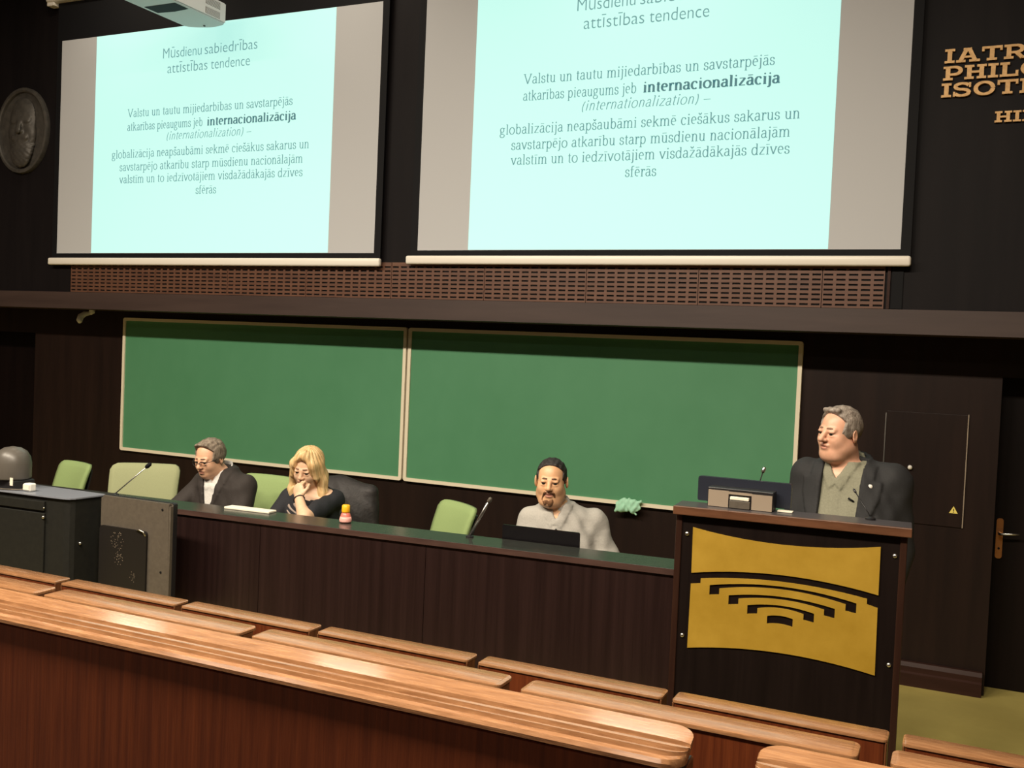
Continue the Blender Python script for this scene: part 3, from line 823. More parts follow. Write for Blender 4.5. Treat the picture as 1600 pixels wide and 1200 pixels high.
# large display seen from behind
ds = thing('large_display', (-2.95, -2.57, 0), 'large grey display seen from behind, at the right side of the equipment console', 'display')
bm = xz_prism(B(), rrect(-3.20, -2.708, 0.44, 1.064, 0.012), -2.60, -2.582)
bmesh.ops.bevel(bm, geom=[e for e in bm.edges if all(abs(v.co.y + 2.60) < 1e-4 for v in e.verts) and len(e.link_faces) == 2 and abs(e.link_faces[0].normal.dot(e.link_faces[1].normal)) < 0.99], offset=0.016, segments=3, affect='EDGES')
obj('rear_shell', bm, M['display'], ds, auto=True)
obj('front_frame', xz_prism(B(), rrect(-3.203, -2.705, 0.437, 1.067, 0.012), -2.5815, -2.555), M['dark_plastic'], ds)
hub = obj('service_cover', xz_prism(B(), rrect(-3.195, -2.86, 0.46, 0.905, 0.02), -2.612, -2.598), mat('charcoal_cover', (0.007, 0.0055, 0.0048), 0.5), ds)
bm = B()
rr = random.Random(5)
for cx_, cz_, rx_, rz_, nn in ((-3.065, 0.83, 0.045, 0.05, 60), (-3.05, 0.735, 0.03, 0.04, 34), (-2.945, 0.655, 0.022, 0.03, 16)):
    for i in range(nn):
        u, v = rr.uniform(-1, 1), rr.uniform(-1, 1)
        if u * u + v * v < 1.2:
            bmesh.ops.create_circle(bm, cap_ends=True, segments=6, radius=0.0017, matrix=Matrix.Translation((cx_ + u * rx_, -2.6125, cz_ + v * rz_)) @ Matrix.Rotation(PI / 2, 4, 'X'))
obj('vent_holes', bm, M['beige'], hub)
obj('cable', tube(B(), [(-2.93, -2.613, 0.905), (-2.90, -2.625, 0.912), (-2.875, -2.62, 0.903), (-2.865, -2.612, 0.88)], 0.004, 8), M['steel'], ds, True)
for x, z in ((-2.765, 1.03), (-2.765, 0.70)):
    obj('screw', tube(B(), [(x, -2.603, z), (x, -2.598, z)], 0.006, 10), M['black'], ds)
obj('stand_post', box(B(), -3.0, -2.9, -2.59, -2.56, 0.03, 0.45, 0.004), M['dark_plastic'], ds)
obj('stand_foot', box(B(), -3.17, -2.73, -2.70, -2.47, 0.0, 0.03, 0.006), M['dark_plastic'], ds)

# domed video camera on the console
pc = thing('video_camera', (-3.84, -2.64, 1.05), 'dark domed video camera standing on the equipment console', 'camera')
obj('foot', box(B(), -3.93, -3.735, -2.72, -2.58, 1.051, 1.10, 0.006), M['dark_plastic'], pc)
bm = lathe(B(), [(0.098, 1.102), (0.10, 1.11), (0.10, 1.19), (0.093, 1.225), (0.075, 1.255), (0.045, 1.274), (0.01, 1.281)], (-3.832, -2.65, 0), 28)
obj('housing', bm, M['ptz'], pc, True)
bm = tube(B(), [(-3.87, -2.735, 1.165), (-3.875, -2.757, 1.165), (-3.875, -2.762, 1.165)], [0.035, 0.035, 0.026], 20)
obj('lens', bm, M['glassdark'], pc, auto=True)
obj('label', box(B(), -3.760, -3.737, -2.7225, -2.7205, 1.075, 1.118), M['paper'], pc)
obj('lead', tube(B(), [(-3.84, -2.72, 1.06), (-3.86, -2.745, 1.056), (-3.78, -2.745, 1.055), (-3.70, -2.715, 1.056), (-3.67, -2.70, 1.060)], 0.004, 8), M['display'], pc, True)
ad = thing('adapter_box', (-3.64, -2.685, 1.05), 'small white plug adapter on the console beside the domed camera', 'adapter')
obj('case', box(B(), -3.672, -3.618, -2.71, -2.665, 1.051, 1.095, 0.008), M['white'], ad)
obj('cap_plate', box(B(), -3.668, -3.622, -2.713, -2.7105, 1.06, 1.09, 0.001), M['paper'], ad)

# ------------------------------------------------------------------ projector hung in front of the left screen
pj = thing('projector', (-4.28, -1.05, 4.25), 'white ceiling projector hanging before the top of the left screen', 'projector')
x0, x1 = -4.455, -4.105
front = [(x0 + (x1 - x0) * i / 12, -0.745 + 0.012 * (i - 6) / 6 * 2 + 0.055 * (1 - ((i - 6) / 6) ** 2)) for i in range(13)]
poly = [(x0, -1.50)] + front + [(x1, -1.50)]
bm = prism(B(), poly, lambda u, v: (u, v, 4.252), lambda u, v: (u, v, 4.40))
bmesh.ops.bevel(bm, geom=[e for e in bm.edges if abs(e.verts[0].co.z - e.verts[1].co.z) < 1e-5 and len(e.link_faces) == 2 and abs(e.link_faces[0].normal.dot(e.link_faces[1].normal)) < 0.9], offset=0.008, segments=2, affect='EDGES')
obj('case', bm, M['proj'], pj, auto=True)
prism(bm := B(), [(x0 + 0.035, -1.20), (x1 - 0.03, -1.20), (x1 - 0.03, -1.07), (x0 + 0.18, -1.055), (x0 + 0.035, -1.07)], lambda u, v: (u, v, 4.2505), lambda u, v: (u, v, 4.2545))
obj('optics_window', bm, M['black'], pj)
for z0, z1 in ((4.268, 4.315), (4.335, 4.385)):
    v = obj('vent', box(B(), x1 - 0.001, x1 + 0.0015, -0.93, -0.78, z0, z1), M['display'], pj)
    bm = B()
    for k in range(6):
        z = z0 + (z1 - z0) * (k + 0.5) / 6
        box(bm, x1 + 0.0012, x1 + 0.003, -0.928, -0.782, z - 0.002, z + 0.002)
    obj('fins', bm, M['proj'], v)
obj('foot_stud', tube(B(), [(-4.29, -0.735, 4.253), (-4.29, -0.735, 4.246)], 0.008, 10), M['dark_plastic'], pj)
obj('drop_pole', tube(B(), [(-4.28, -1.2, 4.40), (-4.28, -1.2, ZC)], 0.03, 14), M['proj'], pj, True)

# small bullet camera under the ledge
bc = thing('wall_camera', (-6.06, -0.12, 2.05), 'tiny cream camera on a curved bracket under the ledge, left of the chalkboards', 'camera')
obj('bracket', tube(B(), [(-6.045, -0.10, 2.13), (-6.045, -0.10, 2.115), (-6.045, -0.12, 2.10)], [0.028, 0.026, 0.016], 12), M['white'], bc, True)
obj('body', tube(B(), [(-6.05, -0.10, 2.105), (-6.085, -0.14, 2.095), (-6.10, -0.17, 2.07), (-6.095, -0.19, 2.035), (-6.08, -0.195, 2.02)], [0.014, 0.024, 0.028, 0.026, 0.018], 14), M['white'], bc, True)
for x in (-6.80, -6.89):
    tag(obj('wall_stud', tube(B(), [(x, -0.402, 2.262 + (0.004 if x < -6.85 else 0)), (x, -0.4135, 2.262)], 0.008, 10), M['white']),
        'tiny bright stud on the ledge, %s' % ('left one, at the picture edge' if x < -6.85 else 'right one, above the left doorway'), 'stud', 'bright studs on the ledge')

# ------------------------------------------------------------------ benches
def rail_bm(x0, x1, yb, yn, zt, th, r, groove=False):
    """a top rail with a rounded plan at both ends; yb = far edge, yn = near edge"""
    b = 0.0035
    prof = [(yb, zt - th), (yb, zt - b), (yb - b * 0.3, zt - b * 0.3), (yb - b, zt)]
    if groove:
        d = 0.005
        for g in (0.050, 0.032, 0.016):
            prof += [(yn + g + d, zt), (yn + g + d * 0.5, zt - 0.006), (yn + g - d * 0.5, zt - 0.006), (yn + g - d, zt - 0.0015)]
        prof += [(yn + 0.004, zt - 0.003), (yn, zt - 0.008), (yn, zt - th)]
    else:
        prof += [(yn + b, zt), (yn + b * 0.3, zt - b * 0.3), (yn, zt - b), (yn, zt - th)]
    if groove:  # the writing desk slopes towards the sitter
        prof = [(y, z - math.tan(rad(10)) * (yb - y)) for y, z in prof]
    ym = (yb + yn) / 2
    hw = abs(yb - yn) / 2
    secs = []
    N = 7
    for k in range(N + 1):
        a = PI / 2 * k / N
        secs.append((x0 + r * (1 - math.sin(a)), r * (1 - math.cos(a))))
    secs = secs[::-1]
    secs += [(x1 - (s - x0), i) for s, i in secs[::-1]]
    bm = B()
    rings = []
    for x, ins_ in secs:
        f = max(0.05, (hw - ins_) / hw)
        rings.append([bm.verts.new((x, ym + (y - ym) * f, zt - th + (z - zt + th) * (1 - 0.35 * ins_ / max(r, 1e-6) * (1 if z > zt - th else 0)))) for y, z in prof])
    n = len(prof)
    for a, b_ in zip(rings, rings[1:]):
        for k in range(n):
            bm.faces.new((a[k], a[(k + 1) % n], b_[(k + 1) % n], b_[k]))
    bm.faces.new(rings[0])
    bm.faces.new(rings[-1][::-1])
    return bm


def bench(name, x0, x1, yb, yn, zt, zf, th, r, label, cat, group, groove=False, inset=0.003):
    t = thing(name, ((x0 + x1) / 2, (yb + yn) / 2, zf), label, cat, group)
    obj('top_rail', rail_bm(x0, x1, yb, yn, zt, th, r, groove), M['bench_top'], t, auto=True, angle=24)
    e = r * 0.6
    bm = B()
    box(bm, x0 + e, x1 - e, yn + inset, yn + inset + 0.022, zf + 0.0, zt - th - (0.021 if groove else 0), 0.003)
    obj('back_panel', bm, M['bench_panel'], t)
    for a, b in ((x0 + 0.001, x0 + e - 0.001), (x1 - e + 0.001, x1 - 0.001)):
        obj('end_edge', box(B(), a, b, yb - 0.02, yn + inset, zf, zt - th - (0.021 if groove else 0.0005), 0.003), M['bench_edge'], t)
    return t


ordn = ['first', 'second', 'third', 'fourth', 'fifth', 'sixth']
A = [(-3.115, -2.475), (-2.445, -1.808), (-1.777, -1.152), (-1.119, -0.489), (-0.451, 0.203), (0.235, 0.874), (0.913, 1.555)]
an = ['at the left edge of the picture', 'below the grey display', 'second right of the grey display', 'middle of the row, below the plain desk front', 'just left of the lectern', 'right below the lectern\'s gold emblem', 'right of the lectern, before the olive floor']
for (a, b), w in zip(A, an):
    bench('seat_back', a, b, -3.432, -3.520, 0.87, 0.0, 0.009, 0.014, 'narrow front row seat back, ' + w, 'seat back', 'front row seat backs')
Bq = [(-2.365, -1.595), (-1.562, -0.790), (-0.748, 0.022), (0.076, 0.862), (0.927, 1.70)]
bn = ['at the left edge of the picture', 'second from the left edge', 'middle of the row', 'with its right end below the lectern corner', 'right of the gap, near the lower right picture corner']
for (a, b), w in zip(Bq, bn):
    bench('seat_back', a, b, -4.270, -4.362, 1.12, 0.25, 0.010, 0.018, 'second row wooden seat back, ' + w, 'seat back', 'second row seat backs')
bench('bench_desk', -3.2, 0.70, -5.115, -5.214, 1.40, 0.5, 0.014, 0.035, 'long glossy bench desk in the foreground, grooved rail over a red-brown panel', 'bench', 'nearest row bench desks', True, 0.006)
bench('bench_desk', 0.795, 2.6, -5.115, -5.214, 1.40, 0.5, 0.014, 0.035, 'short visible bench desk end at the bottom right corner, nearest row', 'bench', 'nearest row bench desks', True, 0.006)

# ------------------------------------------------------------------ chairs
def chair_parts(t, upholstery):
    """office chair facing -Y, origin on the floor under the seat"""
    bm = box(B(), -0.22, 0.22, -0.22, 0.22, 0.43, 0.49, 0.025, 4)
    obj('seat', bm, upholstery, t, auto=True, world=False)
    bm = B()
    nu, nv = 12, 12
    W, H0, H1 = 0.205, 0.56, 1.0

    def pt(i, j, back):
        u, v = i / nu * 2 - 1, j / nv
        w = W * (0.93 + 0.07 * v)
        cu, cv = u, v
        # rounded corners
        x = w * cu
        z = H0 + (H1 - H0) * cv
        rc = 0.045
        dx, dz = abs(x) - (w - rc), max(z - (H1 - rc), (H0 + rc) - z)
        if dx > 0 and dz > 0:
            l = math.hypot(dx, dz)
            if l > rc:
                x = math.copysign(w - rc + dx * rc / l, x)
                s = dz * rc / l
                z = H1 - rc + s if z > (H0 + H1) / 2 else H0 + rc - s
        y = 0.215 + 0.10 * (v - 0.3) - 0.035 * u * u - 0.02 * math.sin(PI * v)
        return (x, y + (0.022 if back else -0.018 * (1 - u ** 6) * (1 - (2 * v - 1) ** 6) - 0.004), z)
    for back in (False, True):
        g = [[bm.verts.new(pt(i, j, back)) for j in range(nv + 1)] for i in range(nu + 1)]
        for i in range(nu):
            for j in range(nv):
                f = (g[i][j], g[i + 1][j], g[i + 1][j + 1], g[i][j + 1])
                bm.faces.new(f if not back else f[::-1])
        if not back:
            g0 = g
    rim = [(i, 0) for i in range(nu)] + [(nu, j) for j in range(nv)] + [(i, nv) for i in range(nu, 0, -1)] + [(0, j) for j in range(nv, 0, -1)]
    for k in range(len(rim)):
        a, b = rim[k], rim[(k + 1) % len(rim)]
        bm.faces.new((g0[a[0]][a[1]], g[a[0]][a[1]], g[b[0]][b[1]], g0[b[0]][b[1]]))
    br = obj('backrest', bm, upholstery, t, smooth=True, world=False)
    bm = B()
    for i in range(2):
        pass
    nb = 8
    gg = [[bm.verts.new((0.19 * (i / nb * 2 - 1), 0.242 + 0.10 * (j / nb * 0.86 - 0.23) - 0.035 * (i / nb * 2 - 1) ** 2, 0.58 + 0.38 * j / nb)) for j in range(nb + 1)] for i in range(nb + 1)]
    for i in range(nb):
        for j in range(nb):
            bm.faces.new((gg[i][j], gg[i + 1][j], gg[i + 1][j + 1], gg[i][j + 1]))
    ex = bmesh.ops.extrude_face_region(bm, geom=bm.faces[:])
    bmesh.ops.translate(bm, vec=(0, 0.012, 0), verts=[v for v in ex['geom'] if isinstance(v, bmesh.types.BMVert)])
    obj('back_shell', bm, M['dark_plastic'], br, smooth=False, world=False)
    for s in (-1, 1):
        obj('back_support', tube(B(), [(0.12 * s, 0.1, 0.425), (0.12 * s, 0.23, 0.44), (0.12 * s, 0.245, 0.56), (0.12 * s, 0.262, 0.75)], 0.011, 8), M['dark_plastic'], t, True, False)
    for sx in (-1, 1):
        for sy in (-1, 1):
            obj('leg', tube(B(), [(0.17 * sx, 0.17 * sy, 0.435), (0.21 * sx, 0.22 * sy, 0.0)], 0.012, 8), M['dark_plastic'], t, True, False)


def dup(root, loc, rz, label, mswap=None, size=1.0):
    r = root.copy()
    COL.objects.link(r)
    r.location, r.rotation_euler = loc, (0, 0, rz)
    r['label'] = label
    r.scale = (size, size, size)
    for ch in list(root.children):
        c = ch.copy()
        COL.objects.link(c)
        c.parent = r
        if mswap and ch.name.split('.')[0] in ('seat', 'backrest'):
            c.data = ch.data.copy()
            c.data.materials[0] = mswap
        for g_ in ch.children:
            d = g_.copy()
            COL.objects.link(d)
            d.parent = c
    return r


c0 = thing('office_chair', (-4.83, -1.62, 0), 'empty green chair at the far left, beside the domed camera', 'chair', 'pale green chairs behind the desk', rad(-14))
chair_parts(c0, M['chair'])
CHAIRS = [((-3.72, -1.86, 0), rad(30), 'wide greyish-green empty chair seen face-on behind the thin microphone', M['chair_pale'], 1.09),
          ((-3.06, -1.62, 0), rad(0), 'green chair the man in glasses sits on, its back showing at his shoulder', None, 1.06),
          ((-2.56, -1.50, 0), rad(6), 'chair under the blonde woman, hidden by her dark coat', None, 1.0),
          ((-1.80, -1.62, 0), rad(-34), 'empty tilted green chair beside the thick silver microphone', None, 1.03),
          ((-0.84, -1.62, 0), rad(22), 'chair the bearded man sits on, hidden behind him', None, 1.0)]
for loc, rz, lab, sw, size in CHAIRS:
    dup(c0, loc, rz, lab, sw, size)


# ------------------------------------------------------------------ figures: smooth distance-field modelling
def smin(a, b, k):
    h = np.clip(0.5 + 0.5 * (b - a) / k, 0, 1)
    return b + (a - b) * h - k * h * (1 - h)


def axis(lo, hi, h, fine):
    out = [lo]
    while out[-1] < hi:
        s = h
        for a, b, hh in fine:
            if a <= out[-1] <= b:
                s = min(s, hh)
        out.append(out[-1] + s)
    return np.array(out)


class Field:
    def __init__(self, lo, hi, h, fine=()):
        self.ax = [axis(lo[i], hi[i], h, [(f[0][i], f[1][i], f[2]) for f in fine]) for i in range(3)]
        self.F = np.full([len(a) for a in self.ax], 0.5, np.float32)

    def sl(self, lo, hi, m):
        s = []
        for i in range(3):
            a, b = np.searchsorted(self.ax[i], [lo[i] - m, hi[i] + m])
            s.append(slice(max(0, a - 1), min(len(self.ax[i]), b + 1)))
        return tuple(s)

    def grid(self, s):
        return (self.ax[0][s[0]][:, None, None], self.ax[1][s[1]][None, :, None], self.ax[2][s[2]][None, None, :])

    def add(self, pr, k=0.02, inf=0.0):
        fn, lo, hi = pr
        s = self.sl(lo, hi, k + abs(inf) + 0.03)
        self.F[s] = smin(self.F[s], fn(*self.grid(s)) - inf, k)

    def sub(self, pr, k=0.01):
        fn, lo, hi = pr
        s = self.sl(lo, hi, k + 0.02)
        self.F[s] = -smin(-self.F[s], fn(*self.grid(s)), k)

    def full(self, fn):
        return fn(*self.grid((slice(None),) * 3))

    def mesh(self, name, base):
        F, (X, Y, Z) = self.F, self.ax
        ins_ = F < 0
        nx, ny, nz = F.shape
        cnt = np.zeros((nx - 1, ny - 1, nz - 1), np.int8)
        for i in (0, 1):
            for j in (0, 1):
                for k in (0, 1):
                    cnt += ins_[i:nx - 1 + i, j:ny - 1 + j, k:nz - 1 + k]
        act = (cnt > 0) & (cnt < 8)
        I, J, K = np.nonzero(act)
        idx = np.full(act.shape, -1, np.int64)
        idx[I, J, K] = np.arange(len(I))
        acc = np.zeros((len(I), 3))
        n = np.zeros(len(I))
        for ax_ in range(3):
            for p in (0, 1):
                for q in (0, 1):
                    o = [0, 0, 0]
                    oth = [a for a in range(3) if a != ax_]
                    o[oth[0]], o[oth[1]] = p, q
                    e = o.copy()
                    e[ax_] = 1
                    f0 = F[I + o[0], J + o[1], K + o[2]]
                    f1 = F[I + e[0], J + e[1], K + e[2]]
                    m = (f0 < 0) != (f1 < 0)
                    t = np.where(m, f0 / np.where(m, f0 - f1, 1), 0)
                    P0 = np.stack([X[I + o[0]], Y[J + o[1]], Z[K + o[2]]], 1)
                    P1 = np.stack([X[I + e[0]], Y[J + e[1]], Z[K + e[2]]], 1)
                    acc += np.where(m[:, None], P0 + (P1 - P0) * t[:, None], 0)
                    n += m
        V = acc / n[:, None] - np.array(base)
        quads = []
        for ax_ in range(3):
            a, b = (ax_ + 1) % 3, (ax_ + 2) % 3
            s0 = [slice(1, -1)] * 3
            s0[ax_] = slice(0, -1)
            s1 = list(s0)
            s1[ax_] = slice(1, None)
            A0, A1 = ins_[tuple(s0)], ins_[tuple(s1)]
            m = A0 != A1
            idx3 = np.stack(np.nonzero(m), 1)
            flip = A0[m]
            idx3[:, a] += 1
            idx3[:, b] += 1
            da, db = np.zeros(3, int), np.zeros(3, int)
            da[a], db[b] = 1, 1
            g = lambda d: idx[tuple((idx3 - d).T)]
            Q = np.stack([g(da + db), g(db), g(0 * da), g(da)], 1)
            Q[~flip] = Q[~flip][:, ::-1]
            quads.append(Q)
        Q = np.concatenate(quads)
        Q = Q[(Q >= 0).all(1)]
        me = bpy.data.meshes.new(name)
        me.vertices.add(len(V))
        me.vertices.foreach_set('co', V.ravel())
        me.loops.add(len(Q) * 4)
        me.loops.foreach_set('vertex_index', Q.ravel().astype(np.int32))
        me.polygons.add(len(Q))
        me.polygons.foreach_set('loop_start', np.arange(len(Q), dtype=np.int32) * 4)
        me.update(calc_edges=True)
        me.validate()
        return me, V, Q


def ell(c, r, R=None):
    c, r = np.array(c, float), np.array(r, float)
    m = r.max()

    def fn(x, y, z):
        x, y, z = x - c[0], y - c[1], z - c[2]
        if R is not None:
            x, y, z = R[0, 0] * x + R[1, 0] * y + R[2, 0] * z, R[0, 1] * x + R[1, 1] * y + R[2, 1] * z, R[0, 2] * x + R[1, 2] * y + R[2, 2] * z
        k0 = np.sqrt((x / r[0]) ** 2 + (y / r[1]) ** 2 + (z / r[2]) ** 2)
        k1 = np.sqrt((x / r[0] ** 2) ** 2 + (y / r[1] ** 2) ** 2 + (z / r[2] ** 2) ** 2) + 1e-9
        return k0 * (k0 - 1) / k1
    return fn, c - m, c + m


def cap(a, b, ra, rb=None):
    a, b = np.array(a, float), np.array(b, float)
    rb = ra if rb is None else rb
    d = b - a
    dd = d @ d + 1e-12

    def fn(x, y, z):
        px, py, pz = x - a[0], y - a[1], z - a[2]
        t = np.clip((px * d[0] + py * d[1] + pz * d[2]) / dd, 0, 1)
        return np.sqrt((px - t * d[0]) ** 2 + (py - t * d[1]) ** 2 + (pz - t * d[2]) ** 2) - (ra + (rb - ra) * t)
    m = max(ra, rb)
    return fn, np.minimum(a, b) - m, np.maximum(a, b) + m


def loft(keys):
    """elliptic trunk: keys (z, cx, cy, half width, half depth), z rising"""
    k = np.array(keys, float)

    def fn(x, y, z):
        cx_, cy_, a, b = [np.interp(z, k[:, 0], k[:, i]) for i in (1, 2, 3, 4)]
        u, v = (x - cx_) / a, (y - cy_) / b
        q = (np.abs(u) ** 2.4 + np.abs(v) ** 2.4) ** (1 / 2.4)
        d = (q - 1) * np.minimum(a, b)
        return np.maximum(d, np.maximum(k[0, 0] - z, z - k[-1, 0]))
    w = (np.abs(k[:, 1]) + k[:, 3]).max()
    dp = (np.abs(k[:, 2]) + k[:, 4]).max()
    return fn, np.array((-w, -dp, k[0, 0])), np.array((w, dp, k[-1, 0]))


def xf(pr, R, c):
    fn, lo, hi = pr
    R, c = np.array(R), np.array(c, float)
    cs = np.array([[x, y, z] for x in (lo[0], hi[0]) for y in (lo[1], hi[1]) for z in (lo[2], hi[2])]) @ R.T + c

    def f2(x, y, z):
        x, y, z = x - c[0], y - c[1], z - c[2]
        return fn(R[0, 0] * x + R[1, 0] * y + R[2, 0] * z, R[0, 1] * x + R[1, 1] * y + R[2, 1] * z, R[0, 2] * x + R[1, 2] * y + R[2, 2] * z)
    return f2, cs.min(0), cs.max(0)


def rotm(yaw, pitch=0, roll=0):
    return np.array(Matrix.Rotation(yaw, 3, 'Z') @ Matrix.Rotation(pitch, 3, 'X') @ Matrix.Rotation(roll, 3, 'Y'))


def head_prims(p):
    """(op, primitive, blend) in the head's own frame: x = sideways, -y = face, z = up; chin at -0.118, crown at 0.12"""
    jw, fat, nose = p.get('jaw', 1.0), p.get('fat', 0.0), p.get('nose', 1.0)
    o = [('+', ell((0, 0.015, 0.035), (0.077, 0.098, 0.086)), 0.02),
         ('+', ell((0, -0.028, -0.03), (0.064 + 0.3 * fat, 0.060, 0.083)), 0.03),
         ('+', ell((0, -0.052, -0.086), (0.036 * jw, 0.034, 0.030)), 0.03),
         ('+', ell((0.045 * jw, -0.005, -0.065), (0.024 + fat * 0.5, 0.045, 0.036)), 0.03),
         ('+', ell((-0.045 * jw, -0.005, -0.065), (0.024 + fat * 0.5, 0.045, 0.036)), 0.03),
         ('+', ell((0.039, -0.052, -0.028), (0.026, 0.030, 0.030)), 0.02),
         ('+', ell((-0.039, -0.052, -0.028), (0.026, 0.030, 0.030)), 0.02),
         ('-', ell((0.031, -0.104, 0.004), (0.019, 0.018, 0.013)), 0.012),
         ('-', ell((-0.031, -0.104, 0.004), (0.019, 0.018, 0.013)), 0.012),
         ('+', cap((-0.04, -0.072, 0.023), (-0.014, -0.083, 0.021), 0.010), 0.012),
         ('+', cap((0.04, -0.072, 0.023), (0.014, -0.083, 0.021), 0.010), 0.012),
         ('+', cap((0, -0.084, 0.018), (0, -0.110 * (0.5 + nose / 2), -0.022), 0.009, 0.0125 * nose), 0.012),
         ('+', ell((0.012, -0.098, -0.027), (0.009, 0.011, 0.008)), 0.007),
         ('+', ell((-0.012, -0.098, -0.027), (0.009, 0.011, 0.008)), 0.007),
         ('+', ell((0, -0.086, -0.052), (0.026, 0.013, 0.010)), 0.01),
         ('+', ell((0, -0.085, -0.066), (0.021, 0.013, 0.009)), 0.008),
         ('-', ell((0, -0.101, -0.0585), (0.024, 0.012, 0.0028)), 0.004),
         ('+', ell((0.031, -0.0815, 0.0128), (0.018, 0.0115, 0.0068)), 0.005),
         ('+', ell((-0.031, -0.0815, 0.0128), (0.018, 0.0115, 0.0068)), 0.005),
         ('+', ell((0.031, -0.078, -0.006), (0.016, 0.011, 0.006)), 0.006),
         ('+', ell((-0.031, -0.078, -0.006), (0.016, 0.011, 0.006)), 0.006)]
    for s in (-1, 1):
        Re = rotm(s * 0.35, 0.15)
        o += [('+', xf(ell((0, 0, 0), (0.009, 0.020, 0.033)), Re, (0.080 * s + s * 0.4 * fat, 0.018, -0.004)), 0.006),
              ('-', xf(ell((0, 0, 0), (0.006, 0.011, 0.019)), Re, (0.089 * s + s * 0.4 * fat, 0.012, 0.002)), 0.004)]
    if fat:
        o += [('+', ell((0, -0.035, -0.108), (0.056, 0.046, 0.030)), 0.03)]
    return o


def hand_prims(W, d, nrm, curl, thumb_side=1.0, s=1.0):
    """palm, four fingers of two bends each and a thumb; d = wrist to knuckles, nrm = the way the palm faces"""
    W, d, nrm = np.array(W, float), np.array(d, float), np.array(nrm, float)
    d /= np.linalg.norm(d)
    nrm -= d * (nrm @ d)
    nrm /= np.linalg.norm(nrm)
    sd = np.cross(d, nrm) * thumb_side
    Rm_ = np.stack([sd, d, nrm], 1)
    out = [(xf(ell((0, 0, 0), (0.042 * s, 0.050 * s, 0.017 * s)), Rm_, W + d * 0.048 * s), 0.012)]
    for i, (ln, off) in enumerate(((0.070, 0.031), (0.078, 0.011), (0.073, -0.010), (0.056, -0.029))):
        p = W + d * (0.086 - 0.004 * abs(i - 1)) * s + sd * off * s
        a = 0.0
        r = 0.0088 - 0.0006 * i
        for j, f in enumerate((0.45, 0.32, 0.23)):
            a += curl * (0.75 + 0.25 * j) * (1 + 0.06 * i)
            q = p + (d * math.cos(a) + nrm * math.sin(a)) * ln * f * s
            out.append((cap(p, q, r * s, r * 0.92 * s), 0.004))
            p = q
            r *= 0.93
    p = W + d * 0.022 * s + sd * 0.034 * s
    q = p + (d * 0.7 + sd * 0.55 + nrm * 0.35) * 0.042 * s
    e = q + (d * 0.9 + nrm * (0.25 + 0.4 * curl) - sd * 0.15) * 0.034 * s
    out += [(cap(W + d * 0.012 + sd * 0.016, p, 0.014 * s, 0.012 * s), 0.012), (cap(p, q, 0.0115 * s, 0.010 * s), 0.006), (cap(q, e, 0.0098 * s, 0.0085 * s), 0.004)]
    return out


